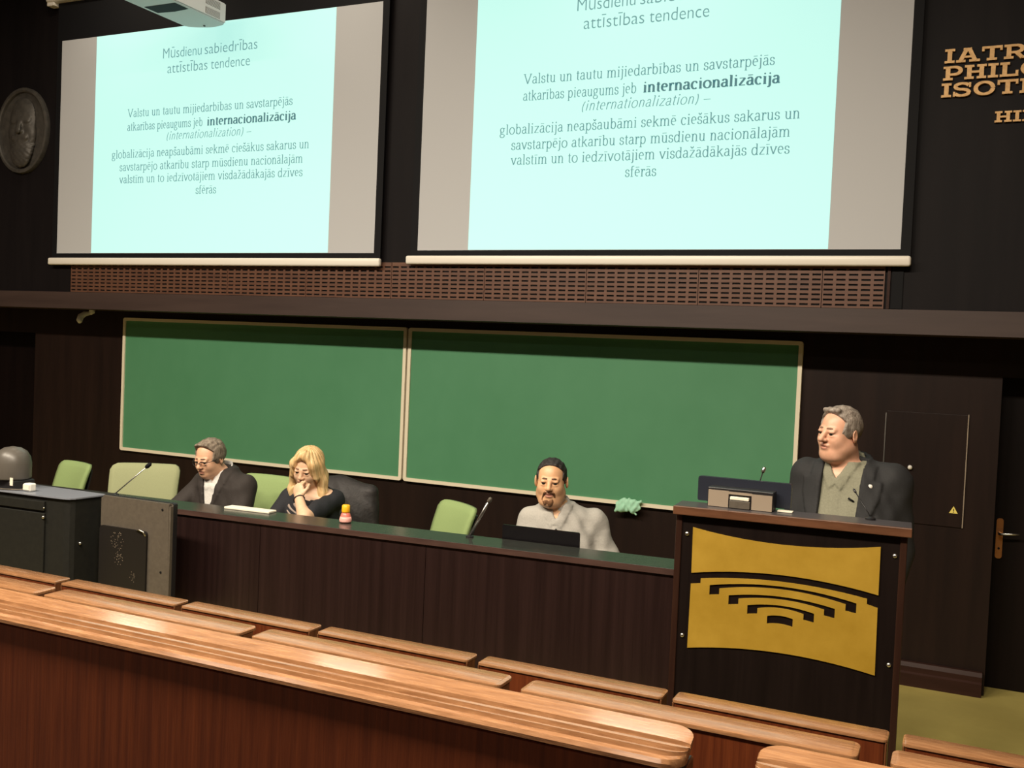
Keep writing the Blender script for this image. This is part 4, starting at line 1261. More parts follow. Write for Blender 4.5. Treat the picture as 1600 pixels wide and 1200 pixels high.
class Figure:
    def __init__(self, base, yaw, label):
        self.t = thing('person', base, label, 'person')
        self.base = np.array(base, float)
        self.R = rotm(yaw)

    def loc(self, p):  # trunk frame -> world
        return self.R @ np.array(p, float) + np.array((self.base[0], self.base[1], 0))

    def trunk(self, keys):
        self.keys = keys
        self.tr = xf(loft(keys), self.R, (self.base[0], self.base[1], 0))
        self.traps = []

    def traps_to(self, arms, neck, r0=0.045, k=0.5):
        n = np.array(neck[0])
        self.traps = [cap(n + (np.array(neck[1]) - n) * 0.15, np.array(S) + np.array((0, 0, 0.004)), r0, r[0] * 0.95) for S, E, W, r in arms]

    def local(self, X, Y, Z):  # world grid -> trunk frame
        x, y = X - self.base[0], Y - self.base[1]
        return self.R[0, 0] * x + self.R[1, 0] * y, self.R[0, 1] * x + self.R[1, 1] * y, Z

    def set_head(self, c, yaw, pitch, roll, s, p):
        self.hc, self.hs = np.array(c, float), s
        self.hR = rotm(yaw, pitch, roll)
        self.hp = p

    def H(self, pr):  # head frame -> world
        return xf(pr, self.hR * self.hs, self.hc) if False else self._hx(pr)

    def _hx(self, pr):
        fn, lo, hi = pr
        s = self.hs
        g = lambda x, y, z: fn(x / s, y / s, z / s) * s
        return xf((g, lo * s, hi * s), self.hR, self.hc)

    def hpt(self, p):
        return self.hR @ (np.array(p, float) * self.hs) + self.hc

    def field(self, h, fine=(), pad=0.06, lo=None, hi=None):
        return Field(lo if lo is not None else self.lo - pad, hi if hi is not None else self.hi + pad, h, fine)

    def bounds(self, pts, m):
        P = np.array(pts)
        self.lo, self.hi = P.min(0) - m, P.max(0) + m

    def put(self, name, fld, m, smooth=True, parent=None):
        me, V, Q = fld.mesh(name, self.base)
        o = bpy.data.objects.new(name, me)
        COL.objects.link(o)
        o.parent = parent or self.t
        for x in (m if isinstance(m, (list, tuple)) else [m]):
            me.materials.append(x)
        me.polygons.foreach_set('use_smooth', [True] * len(me.polygons))
        return o, V, Q

    def build_body(self, arms, legs, neck, skin, lip, hands, head_blend=0.02):
        hb = 0.16 * self.hs
        fine = [(self.hc - hb, self.hc + hb, 0.0036)]
        for W, *_ in hands:
            fine.append((np.array(W) - 0.11, np.array(W) + 0.11, 0.0042))
        f = self.field(0.011, fine)
        f.add(self.tr, 0.03)
        self.traps_to(arms, neck)
        for t in self.traps:
            f.add(t, 0.04)
        for S, E, W, r in arms:
            f.add(cap(S, E, r[0], r[1]), 0.04)
            f.add(cap(E, W, r[1], r[2]), 0.02)
        for Hp, K, An, r in legs:
            f.add(cap(Hp, K, r[0], r[1]), 0.04)
            f.add(cap(K, An, r[1], r[2]), 0.02)
            f.add(ell(np.array(An) + self.R @ np.array((0, -0.07, -0.03)), (0.05, 0.05, 0.035)), 0.02)
        f.add(cap(*neck), 0.03)
        for op, pr, k in head_prims(self.hp):
            (f.add if op == '+' else f.sub)(self._hx(pr), k)
        for hd in hands:
            for pr, k in hand_prims(*hd):
                f.add(pr, k)
        o, V, Q = self.put('body', f, [skin, lip])
        # lips get their own colour
        L = (V + self.base - self.hc) @ self.hR / self.hs
        c = L[Q].mean(1)
        ml = (np.abs(c[:, 0]) < 0.023) & (c[:, 2] < -0.047) & (c[:, 2] > -0.0715) & (c[:, 1] < -0.086) & (c[:, 1] > -0.104)
        ml &= (np.abs(c[:, 0]) / 0.023) ** 2 + ((c[:, 2] + 0.0595) / 0.0125) ** 2 < 1
        o.data.polygons.foreach_set('material_index', ml.astype(np.int32))
        return o

    def eyes(self, brow):
        for s in (-1, 1):
            bm = B()
            c = self.hpt((0.031 * s, -0.079, 0.004))
            bmesh.ops.create_uvsphere(bm, u_segments=16, v_segments=12, radius=0.0118 * self.hs, matrix=Matrix.Translation(c))
            fwd = self.hR @ np.array((0, -1, -0.15))
            for f in bm.faces:
                d = f.calc_center_median() - Vector(c)
                f.material_index = 1 if d.normalized().dot(Vector(fwd).normalized()) > 0.62 else 0
            obj('eye', bm, [M['eye_white'], M['iris']], self.t, True)
            pts = [self.hpt(q) for q in ((0.012 * s, -0.0915, 0.0285), (0.029 * s, -0.0875, 0.0305), (0.047 * s, -0.0715, 0.025))]
            obj('eyebrow', tube(B(), pts, [0.0040, 0.0046, 0.0028], 8), brow, self.t, True)

    def garment(self, name, arms, m, inf, cuts=(), h=0.009, extra=(), k=0.02, post=None, lo=None, hi=None, trunk=True, wr=0.0, fine=()):
        f = self.field(h, fine=fine, lo=lo, hi=hi)
        if trunk:
            f.add(self.tr, 0.03, inf)
            for t in self.traps:
                f.add(t, 0.04, inf)
        for S, E, W, r in arms:
            f.add(cap(S, E, r[0], r[1]), k, inf)
            f.add(cap(E, W, r[1], r[2]), 0.025, inf)
        for pr, kk, i2 in extra:
            f.add(pr, kk, i2)
        X, Y_, Z = f.grid((slice(None),) * 3)
        if wr:
            x, y, z = self.local(X, Y_, Z)
            f.F += (wr * (np.sin(38 * z + 21 * x + 9 * np.sin(7 * x + 5 * y)) * 0.6 + np.sin(61 * x - 34 * z + 17 * y) * 0.4)).astype(np.float32)
        if post:
            post(f, *self.local(X, Y_, Z), X, Y_, Z)
        for c in cuts:
            f.F = np.maximum(f.F, c(*self.local(X, Y_, Z))).astype(np.float32)
        return self.put(name, f, m)[0]

    def hair(self, name, adds, subs, m, lo=(-0.16, -0.16, -0.30), hi=(0.16, 0.17, 0.16), h=0.0036, disp=None, cut=None):
        cs = np.array([self.hpt((x, y, z)) for x in (lo[0], hi[0]) for y in (lo[1], hi[1]) for z in (lo[2], hi[2])])
        f = Field(cs.min(0), cs.max(0), h)
        for pr, k in adds:
            f.add(self._hx(pr), k)
        for pr, k in subs:
            f.sub(self._hx(pr), k)
        X, Y_, Z = f.grid((slice(None),) * 3)
        a = [(X - self.hc[0]), (Y_ - self.hc[1]), (Z - self.hc[2])]
        l = [(self.hR[0, i] * a[0] + self.hR[1, i] * a[1] + self.hR[2, i] * a[2]) / self.hs for i in range(3)]
        if disp:
            f.F += disp(*l).astype(np.float32)
        if cut:
            f.F = np.maximum(f.F, cut(*l)).astype(np.float32)
        return self.put(name, f, m)[0]


def V_open(zv, zn, w0, w1, x0=0.0, sl=0.0):
    """signed region of a front opening: half width w0 at height zv, w1 at zn (trunk frame)"""
    def fn(x, y, z):
        t = np.clip((z - zv) / (zn - zv), -3, 1.3)
        w = np.where(t >= 0, w0 + (w1 - w0) * t, w0 * 1.0 if w0 > 0.02 else w0 + t * 0.2)
        return np.maximum(np.abs(x - x0 - sl * (z - zn)) - w, y + 0.02)
    return fn


def leaves(f, x, y, z, x0, apex, slope, ztop, w=0.05, drop=0.045, t=0.007):
    """cut a small V at the throat and lay two turned-down collar leaves beside it"""
    vo = np.abs(x - x0) - slope * (z - apex)
    cut = np.maximum(vo, y)
    low = apex - drop + 0.9 * np.abs(np.abs(x - x0) - 0.035)
    leaf = np.maximum(np.maximum(-vo, np.abs(x - x0) - w - 0.5 * (z - apex)), np.maximum(low - z, z - ztop))
    lf = np.maximum(f.F - t, np.maximum(leaf, y - 0.02))
    f.F = np.minimum(np.maximum(f.F, -cut), lf).astype(np.float32)


def trousers(fg, legs, name='trousers'):
    lo = np.array([min(min(p[i] for p in L[:3]) for L in legs) for i in range(3)]) - 0.16
    hi = np.array([max(max(p[i] for p in L[:3]) for L in legs) for i in range(3)]) + 0.2
    f = Field(lo, hi, 0.013)
    z0 = fg.keys[0][0]
    f.add(fg.tr, 0.03, 0.012)
    f.F = np.maximum(f.F, f.full(lambda x, y, z: z - (z0 + 0.10) + 0 * x + 0 * y)).astype(np.float32)
    for Hp, K, An, r in legs:
        f.add(cap(Hp, K, r[0], r[1]), 0.04, 0.014)
        f.add(cap(K, An, r[1], r[2]), 0.02, 0.016)
    fg.put(name, f, M['trouser'])
    for Hp, K, An, r in legs:
        a = np.array(An)
        g = Field(a - 0.2, a + 0.2, 0.009)
        g.add(ell(a + fg.R @ np.array((0, -0.075, -0.036)), (0.05, 0.15, 0.045), fg.R), 0.02)
        g.add(cap(a + np.array((0, 0, -0.03)), a + np.array((0, 0, 0.02)), 0.05, 0.045), 0.02)
        zmin = fg.base[2] + 0.003
        g.F = np.maximum(g.F, g.full(lambda x, y, z: zmin - z + 0 * x + 0 * y)).astype(np.float32)
        fg.put('shoe', g, M['black'])


def sit_legs(fg, hip_z=0.585, spread=0.10, knee=0.42, r=(0.085, 0.062, 0.045)):
    out = []
    for s in (-1, 1):
        out.append((fg.loc((spread * s, -0.02, hip_z)), fg.loc((spread * 1.25 * s, -knee, hip_z - 0.01)), fg.loc((spread * 1.2 * s, -knee + 0.02, 0.10)), r))
    return out


def short_hair(recede=0.0, thick=0.008, fringe=0.0):
    t = thick
    adds = [(ell((0, 0.017, 0.037), (0.078 + t, 0.098 + t, 0.086 + t)), 0.01)]
    if fringe:
        adds += [(cap((-0.045, -0.048, 0.098 + recede * 0.5), (0.040, -0.052, 0.104 + recede * 0.5), fringe, fringe * 0.9), 0.02)]
    subs = [(ell((0, -0.105 + recede * 0.4, -0.018 + recede), (0.063 + recede * 0.3, 0.066, 0.094)), 0.012),
            (ell((0, -0.075, -0.13), (0.12, 0.105, 0.10)), 0.01)]
    burn = lambda x, y, z: np.maximum(np.maximum(-0.026 - z, y - 0.004), -0.042 - y + 0.35 * (z - 0.03))
    cut = lambda x, y, z: np.minimum(np.maximum(-0.062 - z, -(z + 0.03) - (y - 0.035) * 1.4), burn(x, y, z))
    return adds, subs, cut


def tuft(x, y, z):
    return 0.0016 * np.sin(130 * x + 40 * y) * np.sin(90 * y + 30 * z) + 0.0012 * np.sin(210 * x - 80 * z)


# ---- man in glasses (left)
def man_glasses():
    fg = Figure((-3.115, -1.72, 0), rad(6), 'seated man in glasses and a dark jacket, looking down, leftmost of the people')
    fg.trunk([(0.46, 0, 0.02, 0.17, 0.13), (0.6, 0, 0.01, 0.175, 0.135), (0.82, 0, -0.01, 0.155, 0.12), (0.94, 0, -0.01, 0.155, 0.115), (1.03, 0, -0.01, 0.148, 0.105), (1.085, 0, -0.01, 0.11, 0.085), (1.125, 0, -0.01, 0.062, 0.064)])
    fg.set_head((-3.150, -1.82, 1.200), rad(0), rad(14), 0, 0.94, {'jaw': 1.0})
    armsW = []
    armsW.append((fg.loc((-0.150, 0.0, 1.03)), fg.loc((-0.25, -0.14, 0.87)), fg.loc((-0.22, -0.33, 0.825)), (0.050, 0.042, 0.033)))
    armsW.append((fg.loc((0.150, 0.0, 1.035)), fg.loc((0.178, -0.09, 0.84)), fg.loc((0.06, -0.30, 0.825)), (0.050, 0.043, 0.033)))
    legs = sit_legs(fg)
    neck = (fg.loc((0, 0.0, 1.08)), fg.hpt((0, 0.03, -0.07)), 0.060, 0.056)
    hands = [(armsW[0][2], fg.R @ np.array((0.45, -0.9, -0.1)), (0, 0, -1), 0.25, -1), (armsW[1][2], fg.R @ np.array((-0.9, -0.5, -0.05)), (0, 0, -1), 0.3, 1)]
    pts = [fg.hpt((0, 0, 0.13))] + [p for a in armsW for p in a[:3]] + [p for l in legs for p in l[:3]] + [fg.loc((0.2, 0.15, 0.5)), fg.loc((-0.2, -0.15, 0.5)), h_reach(armsW[0][2]), fg.loc((0, -0.4, 0.0))]
    fg.bounds(pts, 0.13)
    fg.build_body(armsW, legs, neck, M['skin1'], M['lip_pale'], hands)
    fg.eyes(M['brow_grey'])
    a, s, c = short_hair(0.0, 0.012, 0.015)
    fg.hair('hair', a, s, M['hair_grey'], cut=c, disp=tuft)
    up_lo, up_hi = fg.loc((0, 0, 0.8)) - np.array((0.5, 0.5, 0.36)), fg.loc((0, 0, 1.1)) + np.array((0.5, 0.45, 0.1))
    # shirt with collar
    def collar(f, x, y, z, X, Y_, Z):
        n = np.array(neck[0]) * 0.55 + np.array(neck[1]) * 0.45
        leaves(f, x, y, z, -0.015, 1.05, 0.35, 1.13)
        d = np.sqrt((X - n[0]) ** 2 + (Y_ - n[1]) ** 2) - 0.070
        f.F = np.maximum(f.F, -np.maximum(d + 0.002, 1.085 + 0.4 * (y + 0.03) - z)).astype(np.float32)
        rim = np.maximum(np.abs(d) - 0.006, np.maximum(1.06 - Z, Z - (1.155 + 0.42 * (y + 0.02))))
        rim = np.maximum(rim, -np.maximum(np.abs(x - (-0.03)) - 0.010, y))
        f.F = np.minimum(f.F, rim).astype(np.float32)
    fg.garment('shirt', [], M['shirt_white'], 0.009, post=collar, lo=up_lo, hi=up_hi, cuts=[lambda x, y, z: 0.55 - z])

    def lap(f, x, y, z, X, Y_, Z):
        vo = V_open(0.86, 1.10, 0.012, 0.055, -0.02)(x, y, z)
        band = np.maximum(np.maximum(-vo, vo - 0.055 * np.clip((z - 0.84) / 0.22, 0.1, 1)), y + 0.01)
        l = np.maximum(f.F - 0.007, np.maximum(band, np.maximum(0.84 - z, z - 1.13)))
        f.F = np.minimum(np.maximum(f.F, -vo), l).astype(np.float32)
        n = np.array(neck[0]) * 0.7 + np.array(neck[1]) * 0.3
        d = np.sqrt((X - n[0]) ** 2 + (Y_ - n[1]) ** 2) - 0.088
        cl = np.maximum(np.abs(d) - 0.009, np.maximum(1.05 - Z, Z - (1.125 + 0.35 * (y + 0.02))))
        cl = np.maximum(cl, -np.maximum(np.abs(x + 0.02) - 0.06, y))
        f.F = np.minimum(f.F, cl).astype(np.float32)
    fg.garment('jacket', armsW, M['jacket_brown'], 0.02, post=lap, lo=up_lo, hi=up_hi, wr=0.0035, cuts=[lambda x, y, z: 0.55 - z, lambda x, y, z: z - 1.165])
    trousers(fg, legs)
    # glasses
    bm = B()
    for s in (-1, 1):
        pts = [fg.hpt((0.033 * s + 0.023 * math.cos(t), -0.108 + 0.012 * abs(math.cos(t)) * (1 if math.cos(t) * s > 0 else 0.2), 0.002 + 0.016 * math.sin(t))) for t in [2 * PI * i / 16 for i in range(17)]]
        tube(bm, pts, 0.0012, 6)
        tube(bm, [fg.hpt(q) for q in ((0.054 * s, -0.098, 0.008), (0.076 * s, -0.06, 0.010), (0.082 * s, 0.0, 0.012), (0.082 * s, 0.02, 0.004))], 0.0017, 6)
        tube(bm, [fg.hpt((0.012 * s, -0.107, 0.013)), fg.hpt((0.055 * s, -0.099, 0.014))], 0.0018, 6)
    tube(bm, [fg.hpt((-0.012, -0.109, 0.006)), fg.hpt((0, -0.112, 0.009)), fg.hpt((0.012, -0.109, 0.006))], 0.0018, 6)
    obj('glasses', bm, M['dark_plastic'], fg.t, True)


def h_reach(p):
    return np.array(p) + np.array((0, -0.16, 0))


# ---- blonde woman
def woman():
    fg = Figure((-2.47, -1.66, 0), rad(14), 'seated blonde woman in a black top resting her chin on her fist')
    fg.trunk([(0.46, 0, 0.02, 0.165, 0.13), (0.6, 0, 0.0, 0.16, 0.12), (0.75, 0, -0.02, 0.155, 0.12), (0.89, 0, -0.04, 0.145, 0.125), (0.99, 0, -0.03, 0.135, 0.10), (1.045, 0, -0.02, 0.10, 0.075), (1.08, 0, -0.02, 0.055, 0.055)])
    fg.set_head((-2.475, -1.745, 1.195), rad(8), rad(16), rad(4), 0.95, {'jaw': 0.9, 'nose': 0.9})
    Lf = (fg.loc((0.122, -0.01, 1.01)), (-2.300, -2.005, 0.955), (-2.415, -1.905, 1.045), (0.046, 0.037, 0.026))
    Rt = (fg.loc((-0.160, -0.01, 1.00)), fg.loc((-0.235, -0.14, 0.85)), fg.loc((-0.06, -0.30, 0.83)), (0.052, 0.040, 0.028))
    legs = sit_legs(fg, r=(0.08, 0.058, 0.042))
    neck = (fg.loc((0, -0.03, 1.02)), fg.hpt((0, 0.03, -0.07)), 0.050, 0.048)
    hands = [(Lf[2], np.array((-0.30, 0.30, 0.9)), np.array((0.1, 1.0, -0.25)), 1.15, -1, 0.92), (Rt[2], fg.R @ np.array((0.8, -0.6, 0)), (0, 0, -1), 0.3, -1, 0.9)]
    pts = [fg.hpt((0, 0, 0.13))] + [p for a in (Lf, Rt) for p in a[:3]] + [p for l in legs for p in l[:3]] + [h_reach(Rt[2]), fg.loc((0, -0.4, 0.0)), fg.loc((0.2, 0.15, 0.5))]
    fg.bounds(pts, 0.12)
    fg.build_body((Lf, Rt), legs, neck, M['skin2'], M['lip_pale'], hands)
    fg.eyes(M['brow_grey'])
    adds = [(ell((0, 0.018, 0.04), (0.091, 0.108, 0.099)), 0.02)]
    for s in (-1, 1):
        adds += [(cap((0.074 * s, 0.0, 0.03), (0.090 * s, 0.005, -0.07), 0.028, 0.034), 0.03),
                 (cap((0.090 * s, 0.005, -0.07), (0.100 * s, -0.018, -0.150), 0.036, 0.030), 0.02),
                 (cap((0.100 * s, -0.018, -0.150), (0.088 * s, -0.045, -0.195), 0.032, 0.018), 0.02),
                 (cap((0.062 * s, 0.045, -0.06), (0.078 * s, 0.03, -0.18), 0.045, 0.03), 0.02),
                 (cap((0.008, -0.062, 0.108), (0.060 * s, -0.060, 0.050), 0.020, 0.018), 0.035),
                 (cap((0.060 * s, -0.060, 0.050), (0.078 * s, -0.050, -0.03), 0.018, 0.020), 0.035)]
    adds += [(ell((0, 0.07, -0.08), (0.085, 0.055, 0.12)), 0.03)]
    subs = [(ell((0, -0.125, -0.008), (0.060, 0.085, 0.112)), 0.012), (cap((0, 0.0, -0.30), (0, 0.0, -0.12), 0.052, 0.040), 0.012)]
    fg.hair('hair', adds, subs, M['hair_blonde'],
            disp=lambda x, y, z: 0.0020 * np.sin(22 * np.arctan2(x, 0.02 - y) + 2.2 * np.sin(22 * z)) + 0.0010 * np.sin(53 * np.arctan2(x, 0.02 - y) + 3 * np.sin(15 * z)))
    lo, hi = fg.loc((0, 0, 0.8)) - np.array((0.45, 0.5, 0.36)), fg.loc((0, 0, 1.1)) + np.array((0.5, 0.45, 0.06))
    half = np.array(Lf[1]) * 0.8 + np.array(Lf[2]) * 0.2
    sl = [(Lf[0], tuple(np.array(Lf[0]) * 0.45 + np.array(Lf[1]) * 0.55), tuple(np.array(Lf[0]) * 0.20 + np.array(Lf[1]) * 0.80), (0.046, 0.042, 0.040)), Rt]

    def neckline(f, x, y, z, X, Y_, Z):
        d = np.sqrt(x ** 2 / 1.9 + (y + 0.06) ** 2 + (z - 1.085) ** 2 * 0.9) - 0.088
        f.F = np.maximum(f.F, -d).astype(np.float32)
        # bare elbow
        e = np.array(Lf[1])
        d2 = (X - e[0]) * -0.42 + (Y_ - e[1]) * 0.05 + (Z - e[2]) * 0.9
        near = np.sqrt((X - e[0]) ** 2 + (Y_ - e[1]) ** 2 + (Z - e[2]) ** 2) - 0.16
    tp = fg.garment('black_top', sl, M['top_black'], 0.010, post=neckline, lo=lo, hi=hi, wr=0.003, cuts=[lambda x, y, z: 0.55 - z])
    # print on the chest
    def pr_post(f, x, y, z, X, Y_, Z):
        u, v = (x + 0.075) / 0.075, (z - 0.95) / 0.045
        reg = np.maximum(np.sqrt(u ** 2 + v ** 2) - 1, y + 0.05) * 0.05
        leaf = np.abs(np.sin(46 * x + 30 * z + 2.2 * np.sin(40 * z))) - 0.62
        f.F = np.maximum(f.F, np.maximum(reg, leaf * 0.02)).astype(np.float32)
    f = Field(fg.loc((0, 0, 0.93)) - np.array((0.25, 0.3, 0.10)), fg.loc((0, 0, 0.93)) + np.array((0.25, 0.3, 0.10)), 0.005)
    f.add(fg.tr, 0.03, 0.0145)
    g = f.grid((slice(None),) * 3)
    pr_post(f, *fg.local(*g), *g)
    fg.put('chest_print', f, M['print'], parent=tp)
    trousers(fg, legs)
    w = np.array(Lf[2])
    dv = w - np.array(Lf[1])
    dv /= np.linalg.norm(dv)
    c = w - dv * 0.012
    n = Vector(dv).orthogonal().normalized()
    b = Vector(dv).cross(n)
    obj('wristband', tube(B(), [Vector(c) + 0.031 * (math.cos(t) * n + math.sin(t) * b) for t in [2 * PI * i / 20 for i in range(21)]], 0.003, 6), M['dark_plastic'], fg.t, True)


# ---- bearded man
def man_beard():
    fg = Figure((-0.885, -1.68, 0), rad(20), 'seated bearded man in a pale grey shirt behind the laptop')
    fg.trunk([(0.46, 0, 0.02, 0.19, 0.15), (0.6, 0, 0.0, 0.19, 0.16), (0.75, 0, -0.02, 0.19, 0.16), (0.90, 0, -0.02, 0.185, 0.145), (1.02, -0.01, -0.01, 0.172, 0.12), (1.09, -0.02, -0.01, 0.13, 0.095), (1.14, -0.03, -0.01, 0.072, 0.072)])
    fg.set_head((-0.922, -1.765, 1.268), rad(15), rad(3), rad(0), 0.955, {'jaw': 1.10, 'fat': 0.012})
    A1 = (fg.loc((-0.165, 0.0, 1.045)), fg.loc((-0.205, -0.07, 0.86)), fg.loc((-0.08, -0.22, 0.835)), (0.058, 0.050, 0.036))
    A2 = (fg.loc((0.165, 0.0, 1.05)), fg.loc((0.245, -0.02, 0.87)), fg.loc((0.12, -0.22, 0.835)), (0.060, 0.052, 0.036))
    legs = sit_legs(fg, r=(0.09, 0.066, 0.048))
    neck = (fg.loc((-0.03, 0, 1.09)), fg.hpt((0, 0.03, -0.07)), 0.063, 0.062)
    hands = [(A1[2], fg.R @ np.array((0.35, -0.9, 0.0)), (0, 0, -1), 0.3, -1), (A2[2], fg.R @ np.array((-0.35, -0.9, 0.0)), (0, 0, -1), 0.3, 1)]
    pts = [fg.hpt((0, 0, 0.13))] + [p for a in (A1, A2) for p in a[:3]] + [p for l in legs for p in l[:3]] + [h_reach(A1[2]), h_reach(A2[2]), fg.loc((0, -0.4, 0.0)), fg.loc((0.2, 0.2, 0.5))]
    fg.bounds(pts, 0.13)
    fg.build_body((A1, A2), legs, neck, M['skin3'], M['lip_pale'], hands)
    fg.eyes(M['brow'])
    a, s, c = short_hair(0.012, 0.006)
    fg.hair('hair', a, s, M['hair_dark'], cut=c, disp=tuft)
    # short beard and moustache
    adds = [(ell((0, -0.052, -0.096), (0.046, 0.042, 0.036)), 0.02), (cap((-0.022, -0.097, -0.0445), (0.022, -0.097, -0.0445), 0.0045), 0.005),
            (cap((0.026, -0.088, -0.05), (0.034, -0.072, -0.08), 0.0055), 0.01), (cap((-0.026, -0.088, -0.05), (-0.034, -0.072, -0.08), 0.0055), 0.01)]
    subs = [(ell((0, -0.10, -0.060), (0.020, 0.04, 0.010)), 0.005)]
    fg.hair('beard', adds, subs, M['beard'], disp=tuft, lo=(-0.08, -0.14, -0.15), hi=(0.08, 0.02, -0.02), h=0.003, cut=lambda x, y, z: z + 0.034 + 0 * x)
    lo, hi = fg.loc((0, 0, 0.8)) - np.array((0.5, 0.5, 0.36)), fg.loc((0, 0, 1.1)) + np.array((0.5, 0.45, 0.12))

    def shirt_post(f, x, y, z, X, Y_, Z):
        n = np.array(neck[0]) * 0.5 + np.array(neck[1]) * 0.5
        d = np.sqrt((X - n[0]) ** 2 + (Y_ - n[1]) ** 2) - 0.074 - 0.12 * np.clip(1.12 - Z, 0, 0.1)
        leaves(f, x, y, z, -0.03, 1.075, 0.5, 1.15)
        f.F = np.maximum(f.F, -np.maximum(d + 0.002, 1.10 + 0.4 * (y + 0.03) - z)).astype(np.float32)
        rim = np.maximum(np.abs(d) - 0.006, np.maximum(1.07 - Z, Z - (1.165 + 0.38 * (y + 0.03))))
        rim = np.maximum(rim, -np.maximum(np.abs(x + 0.035) - 0.010, y))
        f.F = np.minimum(f.F, rim).astype(np.float32)
        pl = np.maximum(np.maximum(np.abs(x + 0.03 - 0.05 * (1.1 - z)) - 0.015, f.F - 0.003), np.maximum(y + 0.03, z - 1.08))
        f.F = np.minimum(f.F, pl).astype(np.float32)
    sh = fg.garment('shirt', (A1, A2), M['shirt_grey'], 0.012, post=shirt_post, lo=lo, hi=hi, wr=0.005, cuts=[lambda x, y, z: 0.55 - z], h=0.008)
    bm = B()
    for z in (1.03, 0.955, 0.875):
        q = fg.loc((-0.03 + 0.05 * (1.1 - z), -0.5, z))
        # buttons sit on the placket
        x, y = -0.03 + 0.05 * (1.1 - z), None
        k = np.array(fg.keys)
        b, cy, cx_, a_ = [np.interp(z, k[:, 0], k[:, i]) for i in (4, 2, 1, 3)]
        yy = cy - b * (1 - abs((x - cx_) / a_) ** 2.4) ** (1 / 2.4) - 0.017
        bmesh.ops.create_uvsphere(bm, u_segments=10, v_segments=6, radius=0.006, matrix=Matrix.Translation(fg.loc((x, yy, z))))
    obj('buttons', bm, M['collar_dark'], sh, True, world=False)
    sh.children[0].data.transform(Matrix.Translation(-Vector(fg.base)))
    trousers(fg, legs)


